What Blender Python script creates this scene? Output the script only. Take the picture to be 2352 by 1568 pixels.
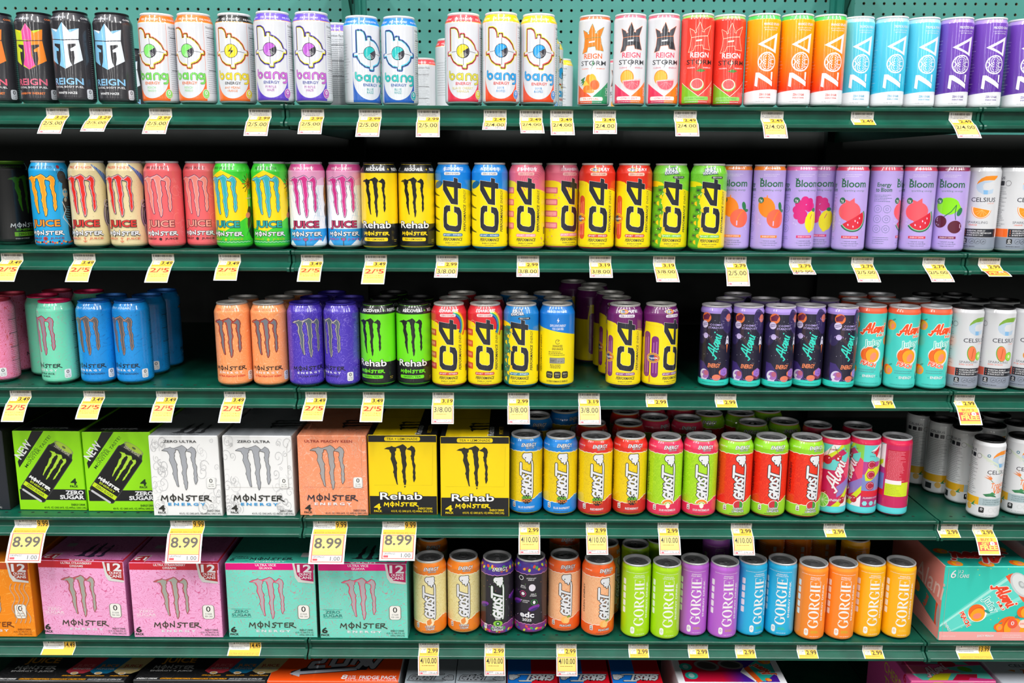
import bpy, math, random
from mathutils import Vector, Matrix
from mathutils.geometry import tessellate_polygon

# ---------------------------------------------------------------- scene, camera, light
for o in list(bpy.data.objects):
    bpy.data.objects.remove(o, do_unlink=True)
SC = bpy.context.scene
COL = SC.collection
PI = math.pi
R0 = random.Random(7)

SC.view_settings.view_transform = 'Standard'
SC.view_settings.look = 'None'
SC.view_settings.gamma = 1.0
SC.view_settings.use_curve_mapping = False
SC.view_settings.exposure = -0.42

cam_data = bpy.data.cameras.new('camera')
cam_data.sensor_width = 36.0
cam_data.lens = 36.0 * 2028.0 / 2352.0
cam_data.clip_start = 0.05
cam_data.clip_end = 60
cam_data.dof.use_dof = True
cam_data.dof.focus_distance = 1.63
cam_data.dof.aperture_fstop = 5.6
cam = bpy.data.objects.new('camera', cam_data)
COL.objects.link(cam)
cam.matrix_world = (Matrix.Translation((0, -1.587, 1.5)) @ Matrix.Rotation(PI / 2 - math.radians(11.15), 4, 'X')
                    @ Matrix.Rotation(0.0047, 4, 'Z'))
SC.camera = cam

world = bpy.data.worlds.new('store_ambient')
world.use_nodes = True
SC.world = world
world.node_tree.nodes['Background'].inputs[0].default_value = (0.93, 0.97, 1.0, 1)
world.node_tree.nodes['Background'].inputs[1].default_value = 0.02

def strip_light(x, y, power, length, width=0.13, z=4.0, col=(1.0, 0.99, 0.97)):
    ld = bpy.data.lights.new('ceiling_tube_light', 'AREA')
    ld.shape = 'RECTANGLE'; ld.size = width; ld.size_y = length
    ld.energy = power; ld.color = col
    lo = bpy.data.objects.new('ceiling_tube_light', ld)
    COL.objects.link(lo); lo.location = (x, y, z)
    return lo
for lx in (-4.2, -3.0, -1.8, -0.6, 0.6, 1.8, 3.0, 4.2):     # tubes over this aisle
    strip_light(lx, -2.05, 92, 2.7)
for lx in (-24.0, -13.0, -6.0, -0.8, 4.6, 11.5, 22.0):        # long tube rows over the rest of the store
    strip_light(lx, -25.0, 1200, 26.0, 0.22)

# ---------------------------------------------------------------- helpers
def lin(h):
    h = h.lstrip('#')
    r = []
    for k in (0, 2, 4):
        c = int(h[k:k + 2], 16) / 255.0
        r.append(c / 12.92 if c <= 0.04045 else ((c + 0.055) / 1.055) ** 2.4)
    return (r[0], r[1], r[2], 1.0)

MATS = {}
def mat(name, hexc, rough=0.5, metal=0.0, coat=0.0, spec=0.5):
    if name in MATS: return MATS[name]
    m = bpy.data.materials.new(name); m.use_nodes = True
    b = m.node_tree.nodes['Principled BSDF']
    b.inputs['Base Color'].default_value = lin(hexc)
    b.inputs['Roughness'].default_value = rough
    b.inputs['Metallic'].default_value = metal
    b.inputs['Specular IOR Level'].default_value = spec
    if coat:
        b.inputs['Coat Weight'].default_value = coat
        b.inputs['Coat Roughness'].default_value = 0.07 if coat > .5 else 0.1
    MATS[name] = m
    return m
def ink(hexc, kind='can'):
    """printed ink: 'can' glossy lacquered print, 'card' carton print, 'paper' tag print, 'foil' metallic"""
    n = kind + '_ink_' + hexc.lstrip('#')
    if kind == 'can': return mat(n, hexc, 0.36, 0.0, 0.9)
    if kind == 'card': return mat(n, hexc, 0.42, 0.0, 0.12)
    if kind == 'foil': return mat(n, hexc, 0.3, 0.55, 0.3)
    return mat(n, hexc, 0.5)
def add_noise_mix(m, c1, c2, scale, kind='noise', lo=0.45, hi=0.55, detail=3.0, rough_var=False):
    nt = m.node_tree; b = nt.nodes['Principled BSDF']
    tc = nt.nodes.new('ShaderNodeTexCoord')
    if kind == 'lines':
        n = nt.nodes.new('ShaderNodeTexNoise'); n.inputs['Scale'].default_value = scale; n.inputs['Detail'].default_value = detail
        n.inputs['Distortion'].default_value = 1.4
        f = nt.nodes.new('ShaderNodeMath'); f.operation = 'MULTIPLY'; f.inputs[1].default_value = 11.0
        nt.links.new(n.outputs['Fac'], f.inputs[0])
        g = nt.nodes.new('ShaderNodeMath'); g.operation = 'FRACT'; nt.links.new(f.outputs[0], g.inputs[0]); out = g.outputs[0]
    elif kind == 'voronoi':
        n = nt.nodes.new('ShaderNodeTexVoronoi'); n.inputs['Scale'].default_value = scale; n.feature = 'DISTANCE_TO_EDGE'
        out = n.outputs['Distance']
    elif kind == 'grad':
        n = nt.nodes.new('ShaderNodeSeparateXYZ'); out = n.outputs['Z']
    else:
        n = nt.nodes.new('ShaderNodeTexNoise'); n.inputs['Scale'].default_value = scale; n.inputs['Detail'].default_value = detail
        out = n.outputs['Fac']
    nt.links.new(tc.outputs['Object'], n.inputs[0])
    r = nt.nodes.new('ShaderNodeValToRGB')
    r.color_ramp.elements[0].position = lo; r.color_ramp.elements[0].color = lin(c1)
    r.color_ramp.elements[1].position = hi; r.color_ramp.elements[1].color = lin(c2)
    nt.links.new(out, r.inputs[0]); nt.links.new(r.outputs[0], b.inputs['Base Color'])
    return m
def pattern(base, line, scale=60, kind='lines', lo=0.12, hi=0.26, fin='can', detail=2.0):
    n = '%s_pattern_%s_%s_%s' % (fin, kind, base.lstrip('#'), line.lstrip('#'))
    if n in MATS: return MATS[n]
    m = mat(n, base, 0.36 if fin == 'can' else 0.42, 0.0, 0.9 if fin == 'can' else 0.12)
    return add_noise_mix(m, line, base, scale, kind, lo, hi, detail)
def gradient(c1, c2, z1, z2, fin='can'):
    n = '%s_gradient_%s_%s' % (fin, c1.lstrip('#'), c2.lstrip('#'))
    if n in MATS: return MATS[n]
    m = mat(n, c1, 0.36, 0.0, 0.9)
    return add_noise_mix(m, c1, c2, 1, 'grad', z1, z2)

def empty(name, loc=(0, 0, 0), rz=0.0):
    o = bpy.data.objects.new(name, None); COL.objects.link(o)
    o.location = loc; o.rotation_euler = (0, 0, rz); o.empty_display_size = 0.02
    return o
def tag(o, label=None, cat=None, group=None, kind=None):
    if label: o['label'] = label
    if cat: o['category'] = cat
    if group: o['group'] = group
    if kind: o['kind'] = kind
    return o

class MB:
    """collects faces with materials and per-corner normals, builds one mesh"""
    def __init__(s): s.v = []; s.f = []; s.m = []; s.n = []; s.mats = []
    def mi(s, m):
        if m not in s.mats: s.mats.append(m)
        return s.mats.index(m)
    def face(s, pts, m, nrm=None):
        k = len(s.v); s.v.extend(pts); s.f.append(tuple(range(k, k + len(pts)))); s.m.append(s.mi(m)); s.n.append(nrm)
    def box(s, x0, x1, y0, y1, z0, z1, m, ch=0.0):
        P = lambda x, y, z: (x, y, z)
        s.face([P(x0, y0, z0), P(x1, y0, z0), P(x1, y0, z1), P(x0, y0, z1)], m)
        s.face([P(x1, y1, z0), P(x0, y1, z0), P(x0, y1, z1), P(x1, y1, z1)], m)
        s.face([P(x0, y1, z0), P(x0, y0, z0), P(x0, y0, z1), P(x0, y1, z1)], m)
        s.face([P(x1, y0, z0), P(x1, y1, z0), P(x1, y1, z1), P(x1, y0, z1)], m)
        s.face([P(x0, y0, z1), P(x1, y0, z1), P(x1, y1, z1), P(x0, y1, z1)], m)
        s.face([P(x0, y1, z0), P(x1, y1, z0), P(x1, y0, z0), P(x0, y0, z0)], m)
    def prism_x(s, prof, x0, x1, m, closed=True, caps=True):
        """profile of (y,z) points swept along x"""
        n = len(prof)
        for i in range(n if closed else n - 1):
            a, b = prof[i], prof[(i + 1) % n]
            s.face([(x0, a[0], a[1]), (x1, a[0], a[1]), (x1, b[0], b[1]), (x0, b[0], b[1])], m)
        if caps and closed:
            tri = tessellate_polygon([[Vector((p[0], p[1], 0)) for p in prof]])
            for t in tri:
                s.face([(x0, prof[k][0], prof[k][1]) for k in t], m)
                s.face([(x1, prof[k][0], prof[k][1]) for k in reversed(t)], m)
    def lathe(s, prof, n, mfun, arc=None):
        """prof: (r,z) list from bottom to top; mfun(k)->material for ring k; analytic normals"""
        for i in range(len(prof) - 1):
            (r0, z0), (r1, z1) = prof[i][:2], prof[i + 1][:2]
            dr, dz = r1 - r0, z1 - z0; L = math.hypot(dr, dz) or 1
            nr, nz = dz / L, -dr / L
            m = mfun(i)
            for k in range(n):
                a0, a1 = 2 * PI * k / n - PI, 2 * PI * (k + 1) / n - PI
                p = lambda r, a, z: (r * math.sin(a), -r * math.cos(a), z)
                q = lambda a: (nr * math.sin(a), -nr * math.cos(a), nz)
                if r0 < 1e-7: s.face([p(r0, a0, z0), p(r1, a1, z1), p(r1, a0, z1)], m, [q(a0), q(a1), q(a0)])
                elif r1 < 1e-7: s.face([p(r0, a0, z0), p(r0, a1, z0), p(r1, a0, z1)], m, [q(a0), q(a1), q(a0)])
                else: s.face([p(r0, a0, z0), p(r0, a1, z0), p(r1, a1, z1), p(r1, a0, z1)], m, [q(a0), q(a1), q(a1), q(a0)])
    def mesh(s, name, smooth=True):
        me = bpy.data.meshes.new(name)
        me.from_pydata(s.v, [], s.f)
        for m in s.mats: me.materials.append(m)
        me.polygons.foreach_set('material_index', s.m)
        if any(x is not None for x in s.n):
            me.polygons.foreach_set('use_smooth', [True] * len(s.f))
            ln = []
            for p, nn in zip(me.polygons, s.n):
                if nn is None: ln.extend([tuple(p.normal)] * p.loop_total)
                else: ln.extend(nn)
            me.normals_split_custom_set(ln)
        return me
    def obj(s, name, parent=None):
        o = bpy.data.objects.new(name, s.mesh(name)); COL.objects.link(o)
        if parent: o.parent = parent
        return o

# ---------------------------------------------------------------- flat artwork kit (millimetres)
GLYPH = {}
def glyphs(s, off, res):
    k = (s, round(off, 3), res)
    if k not in GLYPH:
        c = bpy.data.curves.new('lettering', 'FONT'); c.body = s; c.size = 1; c.resolution_u = res
        c.offset = off; c.dimensions = '2D'; c.fill_mode = 'FRONT'
        o = bpy.data.objects.new('lettering', c)
        m = bpy.data.meshes.new_from_object(o)
        vs = [(v.co.x, v.co.y) for v in m.vertices]; fs = [tuple(p.vertices) for p in m.polygons]
        bpy.data.objects.remove(o); bpy.data.curves.remove(c); bpy.data.meshes.remove(m)
        GLYPH[k] = (vs, fs)
    return GLYPH[k]
def clip(poly, ax, c, keep_less):
    out = []; n = len(poly)
    for i in range(n):
        a, b = poly[i], poly[(i + 1) % n]
        ia = (a[ax] <= c) if keep_less else (a[ax] >= c); ib = (b[ax] <= c) if keep_less else (b[ax] >= c)
        if ia: out.append(a)
        if ia != ib:
            t = (c - a[ax]) / (b[ax] - a[ax])
            out.append((a[0] + t * (b[0] - a[0]), a[1] + t * (b[1] - a[1])))
    return out
def arcp(cx, cy, rx, ry, a0, a1, n=12):
    return [(cx + rx * math.cos(math.radians(a0 + (a1 - a0) * i / n)), cy + ry * math.sin(math.radians(a0 + (a1 - a0) * i / n))) for i in range(n + 1)]

class Art:
    def __init__(s, kind='can'): s.kind = kind; s.F = []; s.lv = 0; s.tf = None
    def m(s, c): return ink(c, s.kind) if isinstance(c, str) else c
    def add(s, polys, c, sub=None):
        s.lv += 1
        m = s.m(c)
        for i, p in enumerate(polys):
            if s.tf: p = [s.tf(x, y) for x, y in p]
            s.F.append((p, m, s.lv + (sub[i] if sub else 0)))
        if sub: s.lv += .5
    def poly(s, pts, c, holes=()):
        loops = [pts] + list(holes); flat = [p for l in loops for p in l]
        tr = tessellate_polygon([[Vector((p[0], p[1], 0)) for p in l] for l in loops])
        s.add([[flat[k] for k in t] for t in tr], c)
    def rect(s, x0, y0, x1, y1, c): s.add([[(x0, y0), (x1, y0), (x1, y1), (x0, y1)]], c)
    def rrect(s, x0, y0, x1, y1, r, c):
        p = []
        for cx, cy, a in ((x1 - r, y0 + r, -90), (x1 - r, y1 - r, 0), (x0 + r, y1 - r, 90), (x0 + r, y0 + r, 180)):
            p += arcp(cx, cy, r, r, a, a + 90, 4)
        s.add([p], c)
    def ell(s, cx, cy, rx, ry, c, rot=0, n=22, a0=0, a1=360):
        cr, sr = math.cos(math.radians(rot)), math.sin(math.radians(rot))
        p = [(cx + x * cr - y * sr, cy + x * sr + y * cr) for x, y in arcp(0, 0, rx, ry, a0, a1, n)]
        s.add([p], c)
    def ring(s, cx, cy, r, w, c, a0=0, a1=360, ry=None, n=26): s.st(arcp(cx, cy, r, ry or r, a0, a1, n), w, c, caps=False)
    def st(s, pts, w, c, closed=False, caps=True):
        P = []; SUB = []; n = len(pts)
        seq = list(range(n)) + ([0] if closed else [])
        for a, b in zip(seq, seq[1:]):
            (x0, y0), (x1, y1) = pts[a], pts[b]; d = math.hypot(x1 - x0, y1 - y0)
            if d < 1e-9: continue
            nx, ny = -(y1 - y0) / d * w / 2, (x1 - x0) / d * w / 2
            P.append([(x0 - nx, y0 - ny), (x1 - nx, y1 - ny), (x1 + nx, y1 + ny), (x0 + nx, y0 + ny)]); SUB.append(.4 * (len(P) % 2))
        if w > 0.5:
            rng = range(n) if (caps or closed) else range(1, n - 1)
            for k in rng: P.append(arcp(pts[k][0], pts[k][1], w / 2, w / 2, 0, 315, 7)); SUB.append(.8 + .3 * (k % 2))
        s.add(P, c, sub=SUB)
    def mul(s, lines, w, c, o=None):
        if o:
            s.lv += 1; l = s.lv
            for p in lines: s.st(p, w + 2 * o[0], o[1])
        for p in lines: s.st(p, w, c)
    def t(s, txt, x, y, h, c, w=None, b=0.0, sh=0.0, rot=0.0, al='C', o=None):
        res = 1 if h < 4 else 2 if h < 12 else 4
        vs, _ = glyphs(txt, 0, 1)
        if not vs: return
        xa, xb = min(v[0] for v in vs), max(v[0] for v in vs)
        sy = h / 0.682; sx = sy if w is None else w / (xb - xa)
        cr, sr = math.cos(math.radians(rot)), math.sin(math.radians(rot))
        ref = {'C': (xa + xb) / 2, 'L': xa, 'R': xb}[al]
        def put(off, col):
            vv, ff = glyphs(txt, off, res)
            q = []
            for px, py in vv:
                X = (px - ref) * sx + sh * py * sy; Y = py * sy
                q.append((x + X * cr - Y * sr, y + X * sr + Y * cr))
            s.add([[q[k] for k in f] for f in ff], col)
        b *= .42
        if o: put(b + .8 * o[0] / sy, o[1])
        put(b, c)
    def lines(s, x0, y0, x1, y1, n, c, seed=1, h=0.5):
        """rows of unreadably small print"""
        r = random.Random(seed); P = []
        for i in range(n):
            y = y1 - (y1 - y0) * (i + 0.5) / n; x = x0
            lim = x1 - r.random() * (x1 - x0) * 0.35
            while x < lim:
                w = 0.8 + r.random() * 2.6
                P.append([(x, y), (min(x + w, lim), y), (min(x + w, lim), y + h), (x, y + h)]); x += w + 0.7
        s.add(P, c)
    def bars(s, x0, y0, x1, y1, c, seed=1):
        r = random.Random(seed); P = []; x = x0
        while x < x1 - 0.3:
            w = r.choice((0.3, 0.3, 0.6, 0.9)); P.append([(x, y0), (x + w, y0), (x + w, y1), (x, y1)]); x += w + r.choice((0.3, 0.3, 0.6))
        s.add(P, c)
    # ---- mapping to surfaces
    def on_lathe(s, mb, prof, n, R, gap=0.006):
        """u = arc length at radius R (mm), v = height (mm); prof [(r,z) mm]"""
        du = 2 * PI * R / n
        zs = [p[1] for p in prof]; brk = [z for z in zs if 0 < z < zs[-1]]
        for p, m, lv in s.F:
            vs = [q[1] for q in p]; us = [q[0] for q in p]
            parts = [p]
            for bz in brk:
                if min(vs) < bz < max(vs):
                    parts = [w for q in parts for w in (clip(q, 1, bz, True), clip(q, 1, bz, False)) if len(w) > 2]
            for q in parts:
                u0, u1 = min(k[0] for k in q), max(k[0] for k in q)
                k0, k1 = math.floor(u0 / du + 1e-6), math.ceil(u1 / du - 1e-6)
                vc = sum(k[1] for k in q) / len(q)
                j = 0
                while j < len(prof) - 2 and vc > prof[j + 1][1]: j += 1
                (ra, za), (rb, zb) = prof[j], prof[j + 1]
                dr, dz = rb - ra, zb - za; L = math.hypot(dr, dz) or 1
                nr, nz = dz / L, -dr / L; off = gap * lv
                for k in range(k0, k1):
                    w = q
                    if k0 != k1 - 1: w = clip(clip(w, 0, k * du, False), 0, (k + 1) * du, True)
                    if len(w) < 3: continue
                    A0, A1 = k * du / R, (k + 1) * du / R
                    P = []; N = []
                    for (u, v) in w:
                        r = (ra + dr * (v - za) / (dz or 1)) + off * nr
                        f = u / du - k; a = u / R
                        x = r * (math.sin(A0) * (1 - f) + math.sin(A1) * f); y = -r * (math.cos(A0) * (1 - f) + math.cos(A1) * f)
                        P.append((x / 1000, y / 1000, (v + off * nz) / 1000)); N.append((nr * math.sin(a), -nr * math.cos(a), nz))
                    area = sum(w[i][0] * w[(i + 1) % len(w)][1] - w[(i + 1) % len(w)][0] * w[i][1] for i in range(len(w)))
                    if abs(area) < 1e-7: continue
                    if area < 0: P.reverse(); N.reverse()
                    mb.face(P, m, N)
    def on_plane(s, mb, org, ux, uy, gap=0.010):
        ux, uy = Vector(ux), Vector(uy); n = ux.cross(uy).normalized(); org = Vector(org)
        for p, m, lv in s.F:
            area = sum(p[i][0] * p[(i + 1) % len(p)][1] - p[(i + 1) % len(p)][0] * p[i][1] for i in range(len(p)))
            P = [tuple(org + ux * (u / 1000) + uy * (v / 1000) + n * (gap * lv / 1000)) for u, v in p]
            if area < 0: P.reverse()
            mb.face(P, m)
    def on_path(s, mb, path, gap=0.012):
        """v (mm, downwards positive) runs along path [(y,z) metres], u along x"""
        cum = [0.0]
        for a, b in zip(path, path[1:]): cum.append(cum[-1] + 1000 * math.hypot(b[0] - a[0], b[1] - a[1]))
        for p, m, lv in s.F:
            parts = [p]
            for c in cum[1:-1]:
                if min(q[1] for q in p) < c < max(q[1] for q in p):
                    parts = [w for q in parts for w in (clip(q, 1, c, True), clip(q, 1, c, False)) if len(w) > 2]
            for q in parts:
                vc = sum(k[1] for k in q) / len(q); j = 0
                while j < len(cum) - 2 and vc > cum[j + 1]: j += 1
                a, b = path[j], path[j + 1]; L = cum[j + 1] - cum[j]
                ty, tz = (b[0] - a[0]) * 1000 / L, (b[1] - a[1]) * 1000 / L
                ny, nz = tz, -ty            # outward (towards -y / up)
                P = [(u / 1000, a[0] + ty * (v - cum[j]) / 1000 + ny * gap * lv / 1000, a[1] + tz * (v - cum[j]) / 1000 + nz * gap * lv / 1000) for u, v in q]
                area = sum(q[i][0] * q[(i + 1) % len(q)][1] - q[(i + 1) % len(q)][0] * q[i][1] for i in range(len(q)))
                if area > 0: P.reverse()
                mb.face(P, m)

# ---------------------------------------------------------------- store shell (setting)
def structure(name, mb):
    o = mb.obj(name); o['kind'] = 'structure'; return o
mfloor = mat('floor_vinyl_tile', '#77756f', 0.35)
add_noise_mix(mfloor, '#6c6a65', '#7e7c76', 3.0, 'noise', 0.35, 0.65)
mb = MB(); mb.box(-26.0, 26.0, -40.0, 1.6, -0.05, 0.0, mfloor); structure('floor', mb)
mceil = mat('ceiling_panel_grey', '#a8a8a4', 0.8)
mb = MB(); mb.box(-26.0, 26.0, -40.0, 1.6, 4.3, 4.35, mceil); structure('ceiling', mb)

# ---------------------------------------------------------------- gondola shelving
GREEN = mat('dark_green_enamel', '#074a3b', 0.33)
add_noise_mix(GREEN, '#064536', '#0a5442', 26.0, 'noise', 0.35, 0.7)
_nt = GREEN.node_tree
_n = _nt.nodes.new('ShaderNodeTexNoise'); _n.inputs['Scale'].default_value = 900; _n.inputs['Detail'].default_value = 1
_b = _nt.nodes.new('ShaderNodeBump'); _b.inputs['Strength'].default_value = 0.12; _b.inputs['Distance'].default_value = 0.0004
_nt.links.new(_n.outputs['Fac'], _b.inputs['Height']); _nt.links.new(_b.outputs[0], _nt.nodes['Principled BSDF'].inputs['Normal'])
PEG = mat('pegboard_green_paint', '#428f86', 0.5)
add_noise_mix(PEG, '#3d8980', '#4a978d', 5.0, 'noise', 0.3, 0.7)
FIBRE = mat('pegboard_raw_fibre', '#8d7452', 0.8)
DARK = mat('shadow_gap_black', '#0a0b0a', 0.8)
BACK_SHADE = mat('back_panel_painted_shade', '#060c0a', 0.6)  # near-black stands for the unlit shelf interior, shade put into the colour
HOLE = mat('punched_hole_dark', '#04100c', 0.9)
POST = mat('upright_green_enamel', '#16786a', 0.4)

BAY = [(-1.6175, -0.3995), (-0.3975, 0.8165), (0.8185, 2.0375)]
BNAME = ['left', 'middle', 'right']
DECK = [1.605, 1.3508, 1.0962, 0.8416, 0.5880, 0.3340]
RNAME = ['top', 'second', 'third', 'fourth', 'fifth', 'bottom']
BACKY = 0.737
for bi, (x0, x1) in enumerate(BAY):
    # pegboard: real holes in the part that shows above the top shelf
    mb = MB(); px0 = [-1.2716 - 0.0252 * 12, -0.3623, 0.8482][bi]; pz0 = [1.8841, 1.8849, 1.8795][bi]
    z_lo, z_hi = 1.59, 2.06; th = 0.006; hr = 0.0037; S = 0.02535
    k0 = math.ceil((x0 + 0.022 - px0) / S); k1 = math.floor((x1 - 0.022 - px0) / S)
    j0 = math.ceil((z_lo - pz0) / S); j1 = math.floor((z_hi - pz0) / S)
    gx0, gx1 = px0 + (k0 - .5) * S, px0 + (k1 + .5) * S; gz0, gz1 = pz0 + (j0 - .5) * S, pz0 + (j1 + .5) * S
    Y = BACKY
    for i in range(k0, k1 + 1):
        for j in range(j0, j1 + 1):
            cx, cz = px0 + i * S, pz0 + j * S
            o8 = [(cx + hr * math.cos(a * PI / 4 + PI / 8), cz + hr * math.sin(a * PI / 4 + PI / 8)) for a in range(8)]
            sq = [(cx + S / 2 * sx, cz + S / 2 * sz) for sx, sz in ((1, .4142), (.4142, 1), (-.4142, 1), (-1, .4142), (-1, -.4142), (-.4142, -1), (.4142, -1), (1, -.4142))]
            for a in range(8):
                b = (a + 1) % 8
                mb.face([(sq[a][0], Y, sq[a][1]), (o8[a][0], Y, o8[a][1]), (o8[b][0], Y, o8[b][1]), (sq[b][0], Y, sq[b][1])], PEG)
                mb.face([(o8[a][0], Y, o8[a][1]), (o8[a][0], Y + th, o8[a][1]), (o8[b][0], Y + th, o8[b][1]), (o8[b][0], Y, o8[b][1])], FIBRE)
            for cxs, czs in ((1, 1), (-1, 1), (-1, -1), (1, -1)):
                c = (cx + S / 2 * cxs, Y, cz + S / 2 * czs); a1_ = (cx + S / 2 * cxs, Y, cz + S / 2 * czs * .4142); a2_ = (cx + S / 2 * cxs * .4142, Y, cz + S / 2 * czs)
                mb.face([c, a1_, a2_] if cxs * czs < 0 else [c, a2_, a1_], PEG)
    for (a, b, c, d) in ((x0, gx0, gz0, 2.3), (gx1, x1, gz0, 2.3), (gx0, gx1, gz1, 2.3)):
        mb.face([(a, Y, c), (b, Y, c), (b, Y, d), (a, Y, d)], PEG)
    mb.box(x0, x1, Y + th, Y + 0.012, gz0, 2.3, DARK)
    mk = MB(); mk.box(x0, x1, Y, Y + 0.012, 0.1, gz0 - .001, BACK_SHADE)
    o = mk.obj('back_panel'); tag(o, 'back panel, interior shade put into its near-black colour, behind the lower shelves, %s bay' % BNAME[bi], 'back panel', 'shade-coloured panels behind the lower shelves')
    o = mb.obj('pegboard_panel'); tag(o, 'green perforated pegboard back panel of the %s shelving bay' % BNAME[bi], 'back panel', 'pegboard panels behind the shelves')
for k, xc in enumerate((-0.3985 - 1.219, -0.3975, 0.8175, 2.0365)):
    if k in (0, 3): continue
    root = empty('upright_post', (xc, BACKY - 0.006, 0))
    tag(root, 'slotted dark green steel upright between the %s bays' % ('left and middle' if k == 1 else 'middle and right'), 'upright', 'slotted uprights of the gondola')
    mb = MB(); mb.box(-0.020, 0.020, -0.022, 0.005, 1.61, 2.3, POST); mb.box(-0.030, -0.020, -0.004, 0.005, 1.61, 2.3, POST); mb.box(0.020, 0.030, -0.004, 0.005, 1.61, 2.3, POST)
    mb.box(-0.020, 0.020, -0.022, 0.005, 0.1, 1.61, BACK_SHADE)  # column below the top shelf, interior shade painted into its colour
    mb.box(-0.006, -0.002, -0.026, -0.022, 1.61, 2.3, POST); mb.box(0.006, 0.014, -0.026, -0.022, 1.61, 2.3, POST)
    mb.obj('column', root)
    mb = MB()
    for j in range(12): mb.box(-0.002, 0.0025, -0.0228, -0.0221, 1.64 + j * 0.0508, 1.664 + j * 0.0508, HOLE)
    mb.obj('slot_row', root)
    # bracket of the shelf above, out of frame
    mb = MB(); s_ = -1 if k == 1 else 1
    prof = [(-0.022, 1.862), (-0.022, 2.03), (-0.42, 2.03), (-0.42, 2.005), (-0.06, 1.90)]
    mb.prism_x(prof, -0.004, 0.0, mat('bracket_dark_enamel', '#0d4438', 0.45)); mb.obj('shelf_bracket', root)

RAILP = [(0.010, -0.0005), (0.0008, 0.0), (-0.0002, -0.0012), (0.0, -0.0050), (0.0012, -0.0066), (0.0070, -0.0072), (0.0080, -0.0200), (0.0064, -0.0215), (-0.0062, -0.0290),
         (-0.0074, -0.0302), (-0.0074, -0.0345), (-0.0060, -0.0358), (0.0100, -0.0358)]
def rail_profile(d=0.0):
    return RAILP
for ri, zd in enumerate(DECK):
    for bi, (x0, x1) in enumerate(BAY):
        root = empty('metal_shelf', ((x0 + x1) / 2, 0, zd))
        tag(root, 'dark green steel shelf, %s level of the %s bay' % (RNAME[ri], BNAME[bi]), 'shelf', 'green steel shelves of the gondola')
        hw = (x1 - x0) / 2 - 0.0006
        mb = MB(); mb.box(-hw, hw, 0.009, 0.7035, -0.004, 0.0, GREEN); mb.box(-hw, hw, 0.030, 0.034, -0.040, -0.004, GREEN)
        mb.box(-hw, -hw + 0.002, 0.034, 0.7035, -0.04, -0.004, GREEN); mb.box(hw - 0.002, hw, 0.034, 0.7035, -0.04, -0.004, GREEN)
        mb.obj('deck', root)
        mb = MB(); off = (x0 + x1) / 2
        if ri in (2, 3, 4, 5):
            sp = 0.0254; n = int(2 * hw / sp)
            for i in range(1, n):
                cx = -hw + i * sp + 0.006
                mb.face([(cx + 0.0034 * math.cos(a * PI / 4), 0.024 + 0.0026 * math.sin(a * PI / 4), 0.0002) for a in range(8)], HOLE)
            mb.obj('punched_hole_row', root)
        mb = MB(); mb.prism_x(RAILP, -hw + 0.004, hw - 0.004, GREEN, closed=True); mb.obj('price_rail', root)
        for sx in (-1, 1):
            mb = MB(); cap = [(y - 0.0012, z) if z > -0.03 else (y - 0.0012, z - 0.0012) for y, z in RAILP[:-1]] + [(0.012, -0.037)]
            cap = [(0.012, 0.0008), (-0.0006, 0.0008)] + cap[2:5] + [(0.0045, -0.0082), (0.0050, -0.0195)] + cap[7:]
            xa = sx * (hw - 0.0045); xb = sx * hw
            mb.prism_x(cap, min(xa, xb), max(xa, xb), GREEN); mb.obj('rail_end_cap', root)
# ---------------------------------------------------------------- logo shapes
WHT, BLK, SIL = '#e6e6e9', '#17181b', '#b9bcc4'
CLAW = [[(285,337),(340,305),(400,295),(432,278),(460,295),(505,300),(520,318),(515,365),(492,385),(500,430),(487,465),(505,530),(532,590),(518,620),(530,690),(522,745),(522,850),(530,950),(537,985),(528,995),(510,975),(490,900),(465,830),(462,785),(445,760),(462,715),(455,665),(440,610),(405,515),(418,460),(418,415),(390,375),(385,350),(340,340)],
 [(505,298),(550,280),(590,268),(640,245),(680,270),(720,308),(705,340),(690,365),(690,430),(705,490),(695,545),(712,610),(708,640),(690,680),(682,750),(688,830),(685,880),(700,915),(690,970),(685,1015),(664,1052),(652,1015),(648,960),(635,935),(640,890),(628,850),(630,800),(610,745),(632,690),(628,630),(615,580),(612,500),(600,440),(603,400),(588,370),(580,330),(560,318),(520,318)],
 [(705,335),(740,318),(765,305),(805,270),(830,285),(860,305),(880,365),(868,400),(868,435),(850,480),(855,520),(850,565),(878,630),(870,690),(865,720),(876,770),(868,810),(876,870),(865,900),(840,948),(828,915),(825,880),(818,845),(828,800),(818,760),(830,690),(810,600),(812,560),(792,510),(795,480),(783,465),(800,430),(800,380),(785,360),(750,350)]]
def claw(A, cx, top, h, fill, line, lw=0.8, w=None, rot=0, inner=None):
    k = h / 807.0; kx = (w / 595.0) if w else k
    cr, sr = math.cos(math.radians(rot)), math.sin(math.radians(rot))
    def T(x, y):
        X, Y = (x - 582) * kx, (245 - y) * k
        return (cx + X * cr - Y * sr, top + X * sr + Y * cr)
    pts = [[T(x, y) for x, y in c] for c in CLAW]
    if line:
        for p in pts: A.st(p, lw * 2, line, closed=True)
    if inner:
        for p in pts: A.poly(p, inner)
        for p in pts: A.st(p, lw * 0.7, inner, closed=True)
        for c in CLAW:
            mx = sum(x for x, y in c) / len(c)
            A.poly([T(mx + (x - mx) * 0.76 + 4, y * 0.975 + 14) for x, y in c], fill)
    else:
        for p in pts: A.poly(p, fill)
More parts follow.
